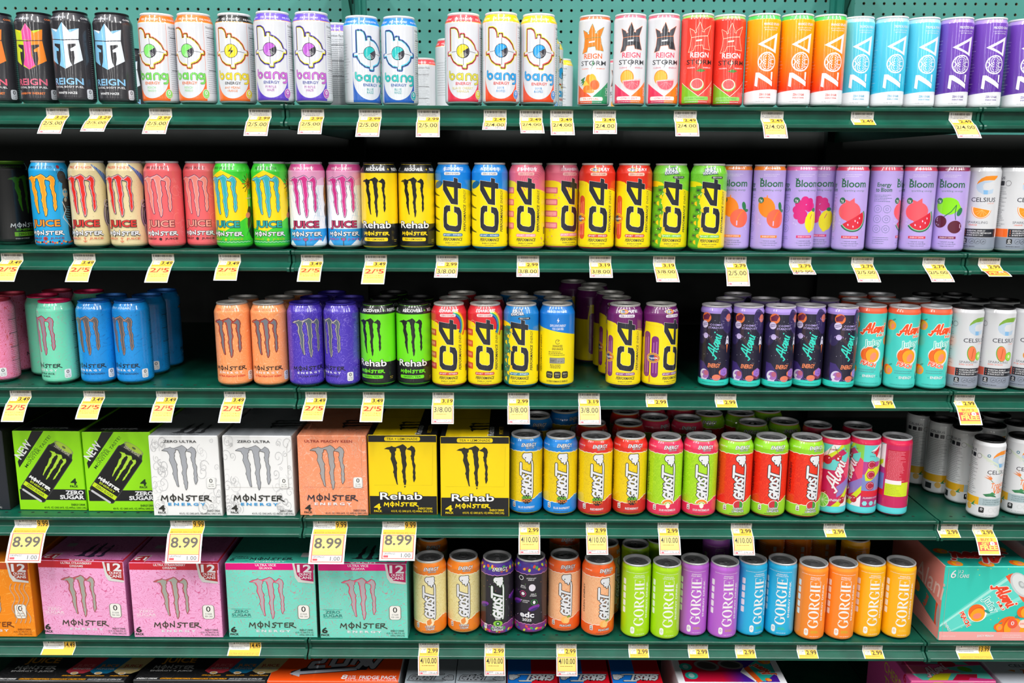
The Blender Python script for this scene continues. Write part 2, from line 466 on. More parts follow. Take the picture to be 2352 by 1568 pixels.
MON = [[(235,1230),(255,1140),(297,1208),(345,1140),(350,1255)], arcp(450,1185,50,44,0,360,16), [(450,1112),(455,1258)], [(545,1230),(545,1150),(622,1228),(622,1108)],
       [(755,1135),(690,1150),(703,1178),(748,1188),(715,1240),(675,1230)], [(768,1147),(882,1145)], [(825,1147),(822,1230)], [(988,1140),(925,1145),(922,1226),(988,1229)], [(925,1184),(972,1182)], [(1015,1236),(1018,1142),(1092,1142),(1080,1175),(1028,1185),(1135,1240)]]
def monster(A, cx, y, w, col, o=None, sw=None, sy=1.0):
    k = w / 905.0
    ln = [[(cx + (x - 688) * k, y + (1245 - yy) * k * sy) for x, yy in p] for p in MON]
    A.mul(ln, sw or 17 * k, col, o)
def zero_badge(A, cx, cy, h, bg=WHT, fg=BLK):
    w = h * 0.36
    A.rrect(cx - w, cy - h / 2, cx + w, cy + h / 2, w * 0.5, bg)
    A.t('0', cx, cy + h * 0.02, h * 0.38, fg, w=w * 0.8, b=0.02); A.t('SUGAR', cx, cy - h * 0.2, h * 0.11, fg, w=w * 1.3); A.t('PER CAN', cx, cy - h * 0.38, h * 0.11, fg, w=w * 1.4)

# ---------------------------------------------------------------- can label artwork, u = 0 is the front
SPEC = {}
def spec(name, slim=False, **k):
    def d(fn): SPEC[name] = dict(fn=fn, slim=slim, **k); return fn
    return d
def band(A, z0, z1, c, R=33.0): A.rect(-PI * R, z0, PI * R, z1, c)
def wavy(A, z0, zf, c, R=33.0, below=True, n=48):
    """region below (or above) a wavy line around the can"""
    P = []
    for i in range(n):
        a, b = -PI * R + 2 * PI * R * i / n, -PI * R + 2 * PI * R * (i + 1) / n
        P.append([(a, z0), (b, z0), (b, zf(b)), (a, zf(a))])
    A.add(P, c)

def bang(A, C):
    out, acc, dot, word, en, flav, fc, top, bot, bad = C
    T = lambda x, y: (33 * math.asin(max(-.97, min(.97, (x - 372) / 8.94 / 33))), (1545 - y) / 9.5)
    band(A, 141.5, 153, top); band(A, 140.6, 141.6, '#f4a63a' if top != '#1f7fd6' else '#3fc6f0')
    for i in range(-2, 3): A.t('FUEL YOUR DESTINY', i * 41.4 + 2, 144.5, 3.0, WHT, w=34, b=.03, sh=.2)
    L = [(-31.5, 8)] + [(-31.5, 60)] + arcp(0, 50, 31.0, 38, 180, 360, 22) + [(31.5, 60), (31.5, 8)]
    A.poly(L, bot)
    A.rect(-31.6, 60, -31.1, 140, bot); A.rect(31.1, 60, 31.6, 140, bot)
    A.lines(36, 20, 68, 128, 30, '#55565c', 3, .6); A.t('Nutrition Facts', 52, 131, 4, '#3a3b40', w=32, b=.02)
    A.lines(-68, 40, -36, 110, 14, '#8a8c94', 5, .7)
    for k in (0, 1, 2): A.rect(38, 60 + k * 28, 66, 61 + k * 28, '#3a3b40')
    b = [(190,310),(250,310),(285,335),(305,385),(312,465),(350,455),(350,408),(392,408),(392,455),(450,470),(500,510),(545,570),(572,662),(605,675),(605,718),(575,715),(560,785),(520,840),(435,880),(432,940),(382,940),(380,896),(300,882),(235,825),(198,750),(190,715),(150,722),(150,688),(190,682)]
    P = [T(*q) for q in b]
    A.st(P, 5.4, out, closed=True); A.st(P, 2.8, '#2b2320', closed=True); A.poly(P, acc)
    q = [T(x + (-7 if x > 380 else 5 if x < 215 else -6), y + (9 if y < 600 else -16)) for x, y in b]
    A.poly(q, '#d6d8de')
    A.st([T(384, 470), T(384, 560)], .7, BLK); A.st([T(384, 775), T(384, 890)], .7, BLK); A.st([T(205, 682), T(282, 670)], .7, BLK); A.st([T(480, 672), T(570, 690)], .7, BLK)
    c = T(380, 668); A.ell(c[0], c[1], 11.9, 11.9, '#2b2a2e'); A.ell(c[0], c[1], 11.0, 11.0, dot)
    if out == '#f06a1e' and dot == '#f2d318': A.poly([(c[0] + x, c[1] + y) for x, y in ((3, 8), (-5, -1), (0, -1), (-3, -8), (5, 1), (0, 1))], BLK)
    else:
        A.poly([c] + arcp(c[0], c[1], 11, 11, -80, 30, 10), '#2b2a36')
        for r in (2.4, 4.6, 6.8, 9): A.ring(c[0], c[1], r, .5, WHT, -130, -35, n=8)
    G = [arcp(*T(207, 1072), 4.4, 4.4, 0, 360, 14), [T(166, 985), T(166, 1072)], arcp(*T(322, 1072), 4.5, 4.5, 0, 360, 14), [T(370, 1028), T(370, 1122)],
         [T(425, 1124), T(425, 1072)] + [T(425 + 40 - 40 * math.cos(a * .5236), 1066 - 38 * math.sin(a * .5236)) for a in range(7)] + [T(505, 1124)],
         arcp(*T(560, 1072), 4.1, 4.4, 0, 360, 14), [T(597, 1035), T(597, 1160), T(585, 1182), T(558, 1186)]]
    A.mul(G, 2.9, word, (.35, '#3a4046'))
    A.t('ENERGY', 1.5, 35.8, 4.6, en, w=28, b=.02)
    for i, s in enumerate(flav): A.t(s, 0, 28.6 - i * 5.4, 3.9, fc, w=len(s) * 3.1)
    A.ell(30, 20, 6.4, 8.2, '#e8d8c8'); A.ell(30, 20, 5.7, 7.5, bad); A.t('0', 30, 18.5, 6.5, WHT, w=4.6, b=.03); A.t('CALORIES', 30, 15.0, 1.4, WHT, w=7)
for n, C in dict(
    bang_mango=('#f06a1e', '#f2c81c', '#7ddc6a', '#6fce52', '#f07a30', ('PEACH', 'MANGO'), '#9adf96', '#f0741e', '#f06a1e', '#86d46a'),
    bang_orange=('#f06a1e', '#f2c81c', '#f2d318', '#e3cb1c', '#2b2b2b', ('ANY MEANS', 'ORANGE'), '#f08a30', '#1d1d1d', '#f06a1e', '#dcc820'),
    bang_purple=('#5b43b0', '#efdf3c', '#b455c8', '#c064c8', '#4a50a8', ('PURPLE', 'HAZE'), '#b858b8', '#6b4fd0', '#5a3dbe', '#b050b4'),
    bang_blue=('#1a5db8', '#3fc0e8', '#19b8b8', '#19b8b4', '#2060b0', ('BLUE', 'RAZZ'), '#1aa8ac', '#1f7fd6', '#1a5cb8', '#19a8b0'),
    bang_cherry=('#e04050', '#efdf3c', '#d8cc1c', '#d4cb3c', '#e04050', ('BLACK CHERRY', 'VANILLA'), '#dcd06a', '#e8404a', '#e0304a', '#d8cc1c'),
    bang_sour=('#f2d80c', '#e8503a', '#1f9be0', '#1f9be0', '#e0402a', ('SOUR', 'ROPES'), '#3a9cd8', '#f2d80c', '#e84a20', '#2a86d0')).items():
    SPEC[n] = dict(fn=lambda A, C=C: bang(A, C), slim=False, base='#d6d8de', rim='#f0f0f2')

def reign(A, cL, cR, cA, word, flav, fc):
    band(A, 141, 153, '#2a2a32')
    A.t('BCAA + AMINOS', -14, 144, 3, '#c8ccd8', w=40, b=.03, sh=.15); A.t('CORE', 40, 144, 3, fc, w=16, b=.03)
    top = 137
    hp = [(0,0),(13,-17),(29,-9),(27,-27.5),(0,-29.5)]; lp = [(0,-31),(27,-29),(32,-63),(15,-71.5),(17.5,-60),(17,-48),(11.5,-49),(11,-45),(21,-39),(21,-35.5),(7,-37),(7.5,-55),(9,-66),(12,-73),(0,-79)]
    for s, c in ((-1, cL), (1, cR)):
        for P in (hp, lp): A.poly([(s * x * .92, top + y * .98) for x, y in P], c)
        A.poly([(s * 9.5, top - 12.5), (s * 12, top - 16.5), (s * 26, top - 9)], cA[0 if s > 0 else 1])
    if cL == '#c3d82c':
        for P in ([(0,0),(9,-13),(9,-28.5),(-9,-28.5),(-9,-13)], [(-7,-31),(7,-31),(6,-55),(11,-71),(0,-79),(-11,-71),(-6,-55)]): A.poly([(x * .92, top + y * .98) for x, y in P], '#ee4a9a')
    A.st([(0, top - 2), (0, top - 76)], .4, '#3a5a78')
    A.t('REIGN', 0, 33.5, 10.5, word, w=54, b=.05); A.t('TOTAL BODY FUEL', 0, 27.8, 3.2, WHT, w=54, b=.03)
    A.t(flav, -2, 17.5, 3.6, fc, w=35 if len(flav) < 12 else 48, b=.05)
    zero_badge(A, 38, 18, 17, '#d8dbe4')
    A.lines(46, 10, 78, 130, 34, '#9a9ca4', 9, .5)
    A.rect(44.5, 8, 45, 132, '#55555c')
for n, a in dict(reign_orange=('#f08030', '#f08030', ('#f7a060', '#f7a060'), '#e8607a', 'RAINBOW SHERBET', '#f08030'),
                 reign_rainbow=('#c3d82c', '#f68a1e', ('#c3d82c', '#f2e020'), '#d8607c', 'RAINBOW SHERBET', '#ee8040'),
                 reign_white=('#7fbfe6', '#dfe6f0', ('#7fbfe6', '#dfe6f0'), '#86bfe8', 'WHITE HAZE', WHT)).items():
    SPEC[n] = dict(fn=lambda A, a=a: reign(A, *a), slim=False, base=('speck', '#26252a', '#3a3a40'), rim='#1c1c22')

def storm(A, body, crown, edge, word, storm_c, low1, low2, flav, fruit, top, ribbon=WHT, fc=None):
    T = lambda x, y: (28.6 * math.asin(max(-.97, min(.97, (x - 322) / 9.5 / 28.6))), (1550 - y) / 9.74)
    band(A, 148.5, 153, top, 28.6)
    if body != WHT:
        for i in range(9): A.ring(-26 + (i * 37 % 52), 60 + i * 10, 4 + i % 3 * 2, .35, '#f06a58', n=14)
    cr = [(100,280),(165,325),(172,358),(205,345),(195,310),(250,185),(298,305),(290,335),(325,345),(332,305),(435,235),(385,395),(250,405),(125,425)]
    lo = [(125,432),(250,413),(388,404),(395,460),(400,500),(435,620),(320,605),(305,545),(180,560),(160,635),(90,660),(115,560)]
    D = lambda P: [T(x + 55, y) for x, y in P]
    for P in (cr, lo): A.st(D(P), 1.2, edge, closed=True)
    A.poly(D(cr), crown); A.poly(D(lo), crown)
    A.poly(D([(195,468),(295,455),(290,480),(195,490)]), edge if body != WHT else WHT)
    if crown == '#4a4c54': A.poly(D([(250,185),(298,305),(290,335),(325,345),(250,405)]), '#2c2d33'); A.poly(D([(250,500),(305,545),(320,605),(400,600),(395,500),(330,480)]), '#2c2d33')
    A.t('REIGN', 0, 82.5, 8.2, word, w=33, b=.05)
    A.t('STORM', 1, 71.0, 7.6, storm_c, w=48, b=.02)
    A.poly([(1.5, 82), (-2, 73), (0.3, 73.5), (-3.2, 64), (3, 75.5), (.8, 75)], edge if crown != '#4a4c54' else '#55565c')
    A.t('CLEAN', -15, 64.5, 2.2, word, w=14, b=.02); A.t('ENERGY', 15, 64.5, 2.2, word, w=17, b=.02)
    A.poly([(-32, 6), (0, 6), (0, 17), (-32, 40)], low1); A.poly([(0, 6), (32, 6), (32, 44), (0, 17)], low2)
    A.st([(-32, 41), (0, 18), (32, 45)], .8, ribbon)
    if fruit == 'tropical':
        A.ell(-4, 43, 8, 13, '#f08a1c', 15); A.ell(1, 46, 6.5, 11, '#f5b829', 15)
        A.poly([(-24, 47), (-13, 52), (-16, 46), (-11, 42), (-22, 37), (-18, 42), (-25, 41), (-20, 44)], '#2f7a3c')
        A.poly([(-19, 36), (-13, 47), (-5, 37)], '#fbc64a'); A.ell(4, 38, 9, 9, '#f7a44a'); A.ell(4, 38, 8, 8, '#f0641e'); A.ell(-9, 31, 9, 6.5, '#f58220'); A.ell(-3, 27, 7, 3, '#f7a44a')
    elif fruit == 'citrus':
        A.ell(-7, 49, 12, 13, '#f08a1c'); A.ell(-7, 49, 10.6, 11.6, '#f9b43c'); A.poly([(-16, 44)] + arcp(2, 44, 17, 17, 180, 372, 16), '#f7c2c0'); A.poly([(-14, 42.5)] + arcp(2, 43, 15, 14.5, 182, 366, 16), '#ea5a6c')
        for a in (215, 245, 275, 305, 330): A.st([(2, 42), (2 + 13 * math.cos(math.radians(a)), 43 + 13 * math.sin(math.radians(a)))], .5, '#f3a0a6')
    else:
        A.ell(4, 52, 8.5, 10, '#d83a34', -20); A.poly([(-6, 60), (2, 64), (12, 61), (4, 58)], '#4c8a3a'); A.ell(-3, 37, 12.5, 10.5, '#8fca4a'); A.ell(-3, 38, 11.6, 9.4, '#f4d9d0'); A.ell(-3, 38.5, 9.5, 7.8, '#e05a5c')
    A.rrect(-26, 11, 20, 17.5, 2.5, '#f1e9e6' if body == WHT else '#8ed062'); A.t(flav, -3, 12.6, 3, fc or word, w=30, b=.03)
    A.lines(-24, 6.5, 22, 9.5, 1, WHT, 4, 1)
    A.t('ZERO', 29, 31, 2.2, WHT, w=8, b=.02); A.ring(29, 26.5, 2.6, .9, WHT, ry=3.4, n=12); A.t('SUGAR', 29, 19.5, 2.2, WHT, w=8, b=.02)
SPEC['storm_tropical'] = dict(fn=lambda A: storm(A, WHT, '#f4801c', '#2e8a52', '#ee6a28', '#3a3b42', '#ea5a2c', '#15905a', 'TROPICAL', 'tropical', '#f0703a'), slim=True, base='#d8d9de', rim=WHT)
SPEC['storm_citrus'] = dict(fn=lambda A: storm(A, WHT, '#4a4c54', '#f28a50', '#e04a68', '#33343a', '#e0305a', '#f07a1c', 'CITRUS ZEST', 'citrus', '#ee6a80'), slim=True, base='#d8d9de', rim=WHT)
SPEC['storm_guava'] = dict(fn=lambda A: storm(A, 'r', '#ee4a3c', '#e8f0d0', WHT, '#2e1c1c', '#7cc224', '#e84a44', 'GUAVA STRAWBERRY', 'guava', '#9bd46a', '#f2f0e0', '#5a9a30'), slim=True, base='#e83a2a', rim=WHT)

def zoa(A, word, foot, top):
    A_ = lambda pts: [(28.6 * (math.asin(max(-.98, min(.98, (x - 355) / 126))) - .34), (805 - y) / 4.52) for x, y in pts]
    if top: band(A, 146.5, 153, top, 28.6)
    wavy(A, 4.4, lambda u: 27 + 3.0 * math.sin(u / 28.6 + .9), '#eaeaee', 28.6)
    W_ = '#eceaf0'
    A.poly([(-16, 105), (20, 124), (17.5, 90)], W_, holes=[[(-7, 105), (14, 116), (12.5, 96)]])
    cx, cy = 1.5, 76; A.ring(cx, cy, 15.2, 2.0, W_, ry=15.2, n=30)
    for r in (3.2, 6.4, 9.6):
        for sy in (-1, 1): A.ring(cx - 1, cy + sy * 6, r, 1.0, W_, 100, 260, n=10)
    for r in (2.6, 5.4):
        for sy in (-1, 1): A.ring(cx + 1, cy + sy * 6, r, 1.0, W_, -80, 80, n=10)
    A.ring(cx - 15, cy, 5, 1.0, W_, -70, 70, n=10); A.ring(cx + 9.5, cy, 3, 1.2, W_, 40, 320, ry=4.4, n=10)
    for dx, dy in ((-3, 13), (2, 13), (-3, -13), (2, -13), (9, 9), (9, -9)): A.ring(cx + dx, cy + dy, 1.7, .8, W_, n=10)
    A.poly([(-17, 58), (-18, 36), (-13, 34), (-12.5, 50), (13, 35), (13, 43), (-11, 58)], W_)
    A.poly([(9.5, 59), (13, 59), (12.5, 45), (9.8, 47)], W_)
    A.t('MANGO SPLASH' if word == 'o' else 'TROPICAL PUNCH' if word == 'b' else 'FROSTED GRAPE', 8, 136, 4, W_, w=30, b=.03)
    A.t('FLAVOR WITH OTHER', 6, 131, 1.8, W_, w=26); A.t('NATURAL FLAVORS', 6, 127.5, 1.8, W_, w=22)
    A.t('ZERO SUGAR', 1, 19.5, 3.6, foot, w=20, b=.03); A.t('ENERGY DRINK', 1, 15.0, 2.2, foot, w=20, b=.02); A.t('12 FL OZ', -7, 9, 1.8, '#a8a8b0', w=14)
    A.lines(-60, 30, -32, 120, 16, W_, 4, .5)
SPEC['zoa_orange'] = dict(fn=lambda A: zoa(A, 'o', '#e03c1c', '#52cf5c'), slim=True, base=('grad', '#ee3408', '#fdb400', .03, .145), rim=WHT)
SPEC['zoa_blue'] = dict(fn=lambda A: zoa(A, 'b', '#2fb4da', '#a8dcee'), slim=True, base=('grad', '#28b8da', '#66d2ea', .03, .15), rim=WHT)
SPEC['zoa_purple'] = dict(fn=lambda A: zoa(A, 'p', '#5a2a9a', '#b094dc'), slim=True, base=('grad', '#5a2a9c', '#7c4cc0', .03, .15), rim=WHT)

def juice(A, top_t, tc, cf, cl, ci, jc, jo, et, sym, scenic):
    scenic(A)
    A.t(top_t, 0, 143.5, 4, tc, w=42, b=.03)
    claw(A, -3, 133, 74, cf, cl, 1.25, w=54, inner=ci)
    A.t('JUICE', 1, 41, 11, jc, w=50, b=.06, o=(.9, jo))
    monster(A, 2, 25, 60, '#f4f4f8', (.7, '#1c1c26'), sw=1.5)
    A.t('ENERGY', -18, 17.8, 3.3, et, w=23, b=.04); A.t('JUICE', 20, 17.8, 3.3, et, w=23, b=.04)
    if sym == 'anchor':
        A.st([(1, 22), (1, 13)], .9, et); A.ring(1, 17, 3.4, .8, et, 200, 340, n=8); A.st([(-1.5, 20.3), (3.5, 20.3)], .7, et)
    else: A.ell(1, 19, 2.6, 2.6, et, n=10)
    A.lines(58, 10, 98, 130, 30, '#40404a', 8, .5)
def blobs(A, pts, c):
    for x, y, a, b, r in pts: A.ell(x, y, a, b, c, r, n=12)
def sc_mango(A):
    r = random.Random(3)
    blobs(A, [(38, 128, 9, 12, 20), (47, 110, 11, 15, 0), (44, 70, 9, 24, 10), (52, 35, 10, 26, 0), (60, 95, 14, 50, 0)], '#28242c')
    blobs(A, [(42, 100, 6, 8, 0), (41, 88, 3, 4, 0)], '#b0aca0'); blobs(A, [(40, 102, 2, 2.4, 0), (45, 102, 2, 2.4, 0)], '#1c8ac0')
    for i in range(6): A.st([(37 + i, 55 + i * 4), (50, 52 + i * 4.5)], .9, '#5aa8c8')
    A.st([(34, 84), (40, 70), (33, 56), (48, 38)], 1.6, '#c8ccd0')
    for i in range(26): A.ell(-44 + i * 3.7, 9 + r.random() * 5, 2.2, 1.6, ('#e0562a', '#f0a32a', '#2c2c30', '#d83a3a')[i % 4], r.random() * 90, n=8)
    for i in range(10): A.st(arcp(30 + r.random() * 10, 118 + r.random() * 22, 3, 3, 0, 200, 6), .5, '#1a3a5c')
    A.ell(0, 19, 4, 3.4, '#d0363a'); A.ell(32, 146, 3, 3, '#a02838')
def sc_pacific(A):
    r = random.Random(4)
    for i in range(150): A.ell(-60 + r.random() * 100, 12 + r.random() * 128, .35, .35, '#8a7850', n=5)
    for i in range(16): A.st([(22 + i * 1.6, 150 - i * 1.2), (40 + i * 1.1, 128 - i * 2.0)], 1.6, ('#3a7ac0', '#1c4a90', '#7ab0dc', '#6a50a8')[i % 4])
    for i in range(5): A.st([(-50 + i * 3, 150), (-42 + i * 2, 138)], 1.4, '#4a86c4')
    blobs(A, [(58, 75, 13, 62, 0)], '#3a2c40')
    for k in range(6): A.st(arcp(46 + k, 62 - k, 9 - k, 22 - k * 2, 90, 250, 10), 1.2, ('#4a3c70', '#b8a8cc', '#2e2448')[k % 3])
    A.st(arcp(44, 82, 5, 6, 60, 300, 10), 1.6, '#cdbcd0'); blobs(A, [(50, 30, 5, 16, 20)], '#b8a4a8'); blobs(A, [(53, 30, 3, 12, 20)], '#3a2c40')
def sc_pipe(A):
    r = random.Random(5)
    for i in range(26): A.st(arcp(30 + r.random() * 40, 15 + r.random() * 120, 4 + r.random() * 6, 4 + r.random() * 6, r.random() * 200, 220 + r.random() * 100, 8), .4, '#f49a9c')
def sc_rio(A):
    A.poly([(-46, 40), (-46, 118), (-30, 128), (-2, 142), (28, 128), (46, 108), (46, 62), (0, 34)], '#f5d60a')
    r = random.Random(6)
    blobs(A, [(50, 118, 8, 10, 0)], '#e0b020')
    for i in range(14): A.st([(50, 118), (50 + 15 * math.cos(i * .45), 118 + 18 * math.sin(i * .45))], 1.4, ('#5a3018', '#b03a20', '#2a3a18')[i % 3])
    blobs(A, [(50, 62, 7, 17, 0), (52, 38, 8, 20, 15)], '#1c3024'); blobs(A, [(45, 62, 6, 5, 30)], '#c87a68'); A.st([(50, 98), (50, 78)], 2.2, '#c8bea8'); A.st([(43, 92), (57, 93)], 1.8, '#c8bea8')
    for i in range(12): A.st([(52, 45 + i), (40 + i * 2, 26 + i * 4)], .9, '#2c8a3c')
    for k in range(3): A.st([(-50 + i * 3.4, 12.5 + k * 1.6 + (i % 2) * 1.3) for i in range(30)], .6, ('#1f9c8a', '#d8f0d0', '#14806c')[k])
def sc_viking(A):
    band(A, 142, 153, '#d94a92'); band(A, 8, 38, '#2c9be0')
    wavy(A, 122, lambda u: 142, '#e9a0c8'); wavy(A, 116, lambda u: 127 + 3 * math.sin(u / 5), '#eec0dc')
    r = random.Random(8)
    for i in range(30): A.st([(-44 + r.random() * 20 + (60 if i % 2 else 0), 45 + r.random() * 70), (-36 + r.random() * 16 + (60 if i % 2 else 0), 45 + r.random() * 70)], .4, '#9cc8e4')
    blobs(A, [(50, 100, 9, 22, 0)], '#a86a30'); blobs(A, [(50, 70, 8, 14, 0)], '#6a4a34'); blobs(A, [(51, 50, 7, 12, 0)], '#2a5a84'); blobs(A, [(49, 124, 5, 6, 0)], '#c88a50')
    A.st([(44, 98), (56, 70)], 2, '#c88a2c'); blobs(A, [(-42, 100, 3, 12, 0)], '#a8703c')
    A.poly([(14, 8), (28, 20), (34, 14), (44, 26), (52, 8)], '#e8f0f8'); A.poly([(-40, 8), (-28, 18), (-18, 8)], '#e8f0f8'); A.st([(1, 22), (1, 8)], 1.4, '#5a5048'); A.rect(-4, 18, 6, 22.5, '#707070')
J = lambda n, base, *a: SPEC.__setitem__(n, dict(fn=lambda A: juice(A, *a), slim=False, base=base, rim=SIL))
J('juice_mango', '#1aa0dc', 'MANGO LOCO', '#1c3c60', '#f79a1c', '#1a2030', '#fcc04a', '#f7941e', '#20304a', '#8a2c30', 'heart', sc_mango)
J('juice_pacific', '#e3d2a2', 'PACIFIC PUNCH', '#d8543a', '#e02a20', '#24243a', '#d8a8b4', '#d8332c', '#3a1c24', '#d8543a', 'anchor', sc_pacific)
J('juice_pipeline', '#ea6268', 'PIPELINE PUNCH', '#5c1c24', '#f08c80', '#40204c', '#eeb0b4', '#f49a8c', '#4a1c28', '#3a1820', 'lei', sc_pipe)
J('juice_rio', '#3cc832', 'RIO PUNCH', '#1c5a24', '#30aab4', '#1c2c50', '#7cc8d0', '#20a49c', '#1c3a50', '#a8c820', 'plus', sc_rio)
J('juice_viking', '#f0eef4', 'VIKING BERRY', '#f6e6f0', '#cc2f84', '#2c2c50', '#e4a8d0', '#b8305c', '#2c1c30', '#b04a98', 'hammer', sc_viking)

def ultra(A, flav, fc, cl, ci, cf, en, ttxt, tc):
    A.t(ttxt, -2, 144, 3.6, tc, w=46, b=.03)
    claw(A, -3, 131, 73, cf, cl, 1.15, w=52, inner=ci)
    monster(A, 0, 33, 62, BLK, sw=1.5); A.t('E N E R G Y', 0, 27, 3.6, en, w=44, b=.06)
    for i, s in enumerate(flav): A.t(s, 0, 20.5 - i * 5, 3.3, fc, w=min(54, len(s) * 3.4), b=.05)
    zero_badge(A, 40, 21, 17); A.lines(58, 10, 98, 130, 34, '#3c4450', 8, .5); A.lines(-98, 10, -62, 130, 34, '#3c4450', 9, .5)
    for k in range(4): A.rect(58, 40 + 26 * k, 96, 40.9 + 26 * k, '#30363e')
def U(n, base, lid, *a, **k): SPEC[n] = dict(fn=lambda A: ultra(A, *a), slim=False, base=base, lid=lid, rim=k.get('rim', lid))
U('ultra_straw', ('pat', '#ef88b4', '#d8505e', 48, 'lines', .10, .22), '#b8304a', ('ULTRA', 'STRAWBERRY'), BLK, '#3a2028', '#d8607a', '#c8a8b4', WHT, 'ZERO SUGAR', '#c83a50')
U('ultra_guava', ('pat', '#6fd8b4', '#9ab4a8', 34, 'lines', .05, .13), '#d81c5c', ('ULTRA VICE', 'GUAVA'), BLK, '#3a2030', '#d8506c', '#948c98', WHT, 'ZERO SUGAR', '#48a890')
U('ultra_blue', ('pat', '#0f8ede', '#1672c0', 30, 'lines', .05, .12), '#1468b8', ('ULTRA BLUE HAWAIIAN',), '#10305a', '#10182a', '#a88478', '#5c5658', WHT, 'ZERO SUGAR', '#c8e4f8')
U('ultra_peach', ('pat', '#f69a5e', '#f8b890', 36, 'lines', .05, .14), '#a8a4a0', ('ULTRA PEACHY KEEN',), '#d8281c', '#201414', '#b83a2c', '#70727a', WHT, 'ZERO SUGAR', '#e0502c')
U('ultra_violet', ('pat', '#4a34b4', '#7a68cc', 34, 'lines', .06, .18), '#3a2ca0', ('ULTRA VIOLET',), '#1a1444', '#100c20', '#b8aca8', '#56626e', WHT, 'ZERO SUGAR', '#a8a0e0')

def rehab(A, col, flav):
    band(A, 138, 153, '#16171a'); band(A, 8, 48, '#16171a')
    A.t('RECOVER', 0, 142, 5, WHT, w=36, b=.05); A.t('+', 26, 142, 5, col, w=3.5, b=.05); A.t('REFRESH', 52, 142, 5, WHT, w=36, b=.05); A.t('REHYDRATE', -56, 142, 5, WHT, w=42, b=.05)
    claw(A, -4, 131, 72, '#17181a', None, 0, w=47)
    A.t('Rehab', 0, 40.5, 12, '#f4f4f4', w=57, b=.03, o=(1.0, '#16171a'))
    monster(A, 0, 27.5, 50, col, sw=1.6)
    A.rrect(-26, 17, 22, 23.5, 2.6, col); A.t(flav, -2, 18.8, 3.1, '#1a1a1a', w=34, b=.04)
    A.lines(36, 14, 44, 20, 2, '#c8b040', 3, 1); A.lines(60, 54, 98, 130, 24, '#20241c', 8, .5)
SPEC['rehab_lemon'] = dict(fn=lambda A: rehab(A, '#f7d30c', 'TEA + LEMONADE'), slim=False, base='#f7d30c', rim='#1c1c20', lid='#2a2a2c')
SPEC['rehab_green'] = dict(fn=lambda A: rehab(A, '#6fe01c', 'GREEN TEA'), slim=False, base='#6fe01c', rim='#1c1c20', lid='#2a2a2c')
def zero_claw(A):
    claw(A, -3, 131, 73, '#2f6a14', '#16240e', .6, w=52); monster(A, 0, 33, 62, '#c8ccd0', sw=1.6); A.t('ENERGY', 0, 27, 3.8, '#5aa022', w=44, b=.05)
    A.rect(-26, 16.5, 22, 24.5, '#6cae28'); A.t('ZERO SUGAR', -2, 18, 4.6, '#16240e', w=36, b=.05); band(A, 150.5, 153, '#4c8a1c'); A.t('L-CARNITINE', -20, 144, 3.4, '#3c6a20', w=40); A.lines(58, 14, 98, 124, 30, '#6a6a60', 8, .5)
    A.t('ENERGY DRINK', -12, 11, 2.4, '#b0b0b0', w=26, b=.02)
SPEC['claw_zero'] = dict(fn=zero_claw, slim=False, base='#131416', rim='#6a9a2a', lid='#4c8a1c')

def c4(A, acc, flav, pill, extra, zc=WHT, zt='#4a4c58'):
    T = lambda x, y: (33 * math.asin(max(-.97, min(.97, (x - 388) / 9.05 / 33))), (1545 - y) / 9.6)
    edge = lambda u: 116 - 9.5 / 33 * u * .75 + (3 if u < -20 else 0)
    wavy(A, 8, lambda u: max(95, min(126, edge(((u + 60) % 207) - 60))), '#f4dc08')
    extra(A, -1)
    F4 = [(238,335),(415,360),(415,290),(478,308),(478,372),(532,388),(532,480),(480,470),(480,752),(370,735),(238,498)]; H4 = [(298,440),(418,458),(418,650),(400,645)]
    CC = [(355,765),(290,760),(250,800),(240,1000),(245,1130),(290,1190),(400,1210),(480,1220),(525,1180),(540,1040),(535,870),(505,800),(418,778),(418,880),(450,890),(472,925),(472,1100),(440,1120),(340,1105),(300,1070),(300,900),(320,862),(355,862)]
    ink_ = '#22242e'
    A.st([T(*p) for p in F4], .7, '#e8e4d8', closed=True); A.st([T(*p) for p in CC], .7, '#e8e4d8', closed=True)
    A.poly([T(*p) for p in F4], ink_, holes=[[T(*p) for p in H4]]); A.poly([T(*p) for p in CC], ink_)
    A.t('PERFORMANCE', 26.5, 35, 5.4, ink_, w=47, b=.05, rot=90, sh=.2, al='L'); A.t('ENERGY.', 26.5, 85.5, 5.4, ink_, w=24, b=0, rot=90, sh=.2, al='L')
    A.rrect(-18.5, 26, 19, 31.5, 2.6, pill); A.t('SPORT • FITNESS', 0, 27.3, 2.9, WHT, w=34, b=.04)
    A.t('PERFORMANCE', 0, 18.2, 5.2, ink_, w=35, b=.05, sh=.2); A.t('ENERGY DRINK', 0, 13.4, 2.2, ink_, w=27, b=.02); A.t('16 fl oz (473 mL)', 0, 10.4, 1.6, ink_, w=15)
    A.rrect(40, 30, 47, 43, 2, ink_); A.t('C4 PERFORMANCE ENERGY', 58, 15, 3, ink_, w=36, b=.04, sh=.15); A.lines(52, 52, 92, 105, 14, '#6a6420', 4, .6)
    A.rrect(-15, 135, 15, 140.5, 2.5, zc); A.t('ZERO SUGAR', 0, 136.2, 3.0, zt, w=24, b=.02)
    if flav: A.t(flav, 2, 144, 4.4, '#e8eef8', w=40, b=.03, sh=.2)
    extra(A, 1)
def x_blue(A, p):
    if p < 0:
        for k in range(4): A.poly([(-62, 37 + k * 21.5), (-26, 33 + k * 21.5), (-26, 22.5 + k * 21.5 + 12), (-62, 27 + k * 21.5 + 20)][:3] + [(-62, 47 + k * 21.5)], '#4a4410' if k else '#2a2818')
        A.ell(-30, 118, 12, 6, '#14608a', 20)
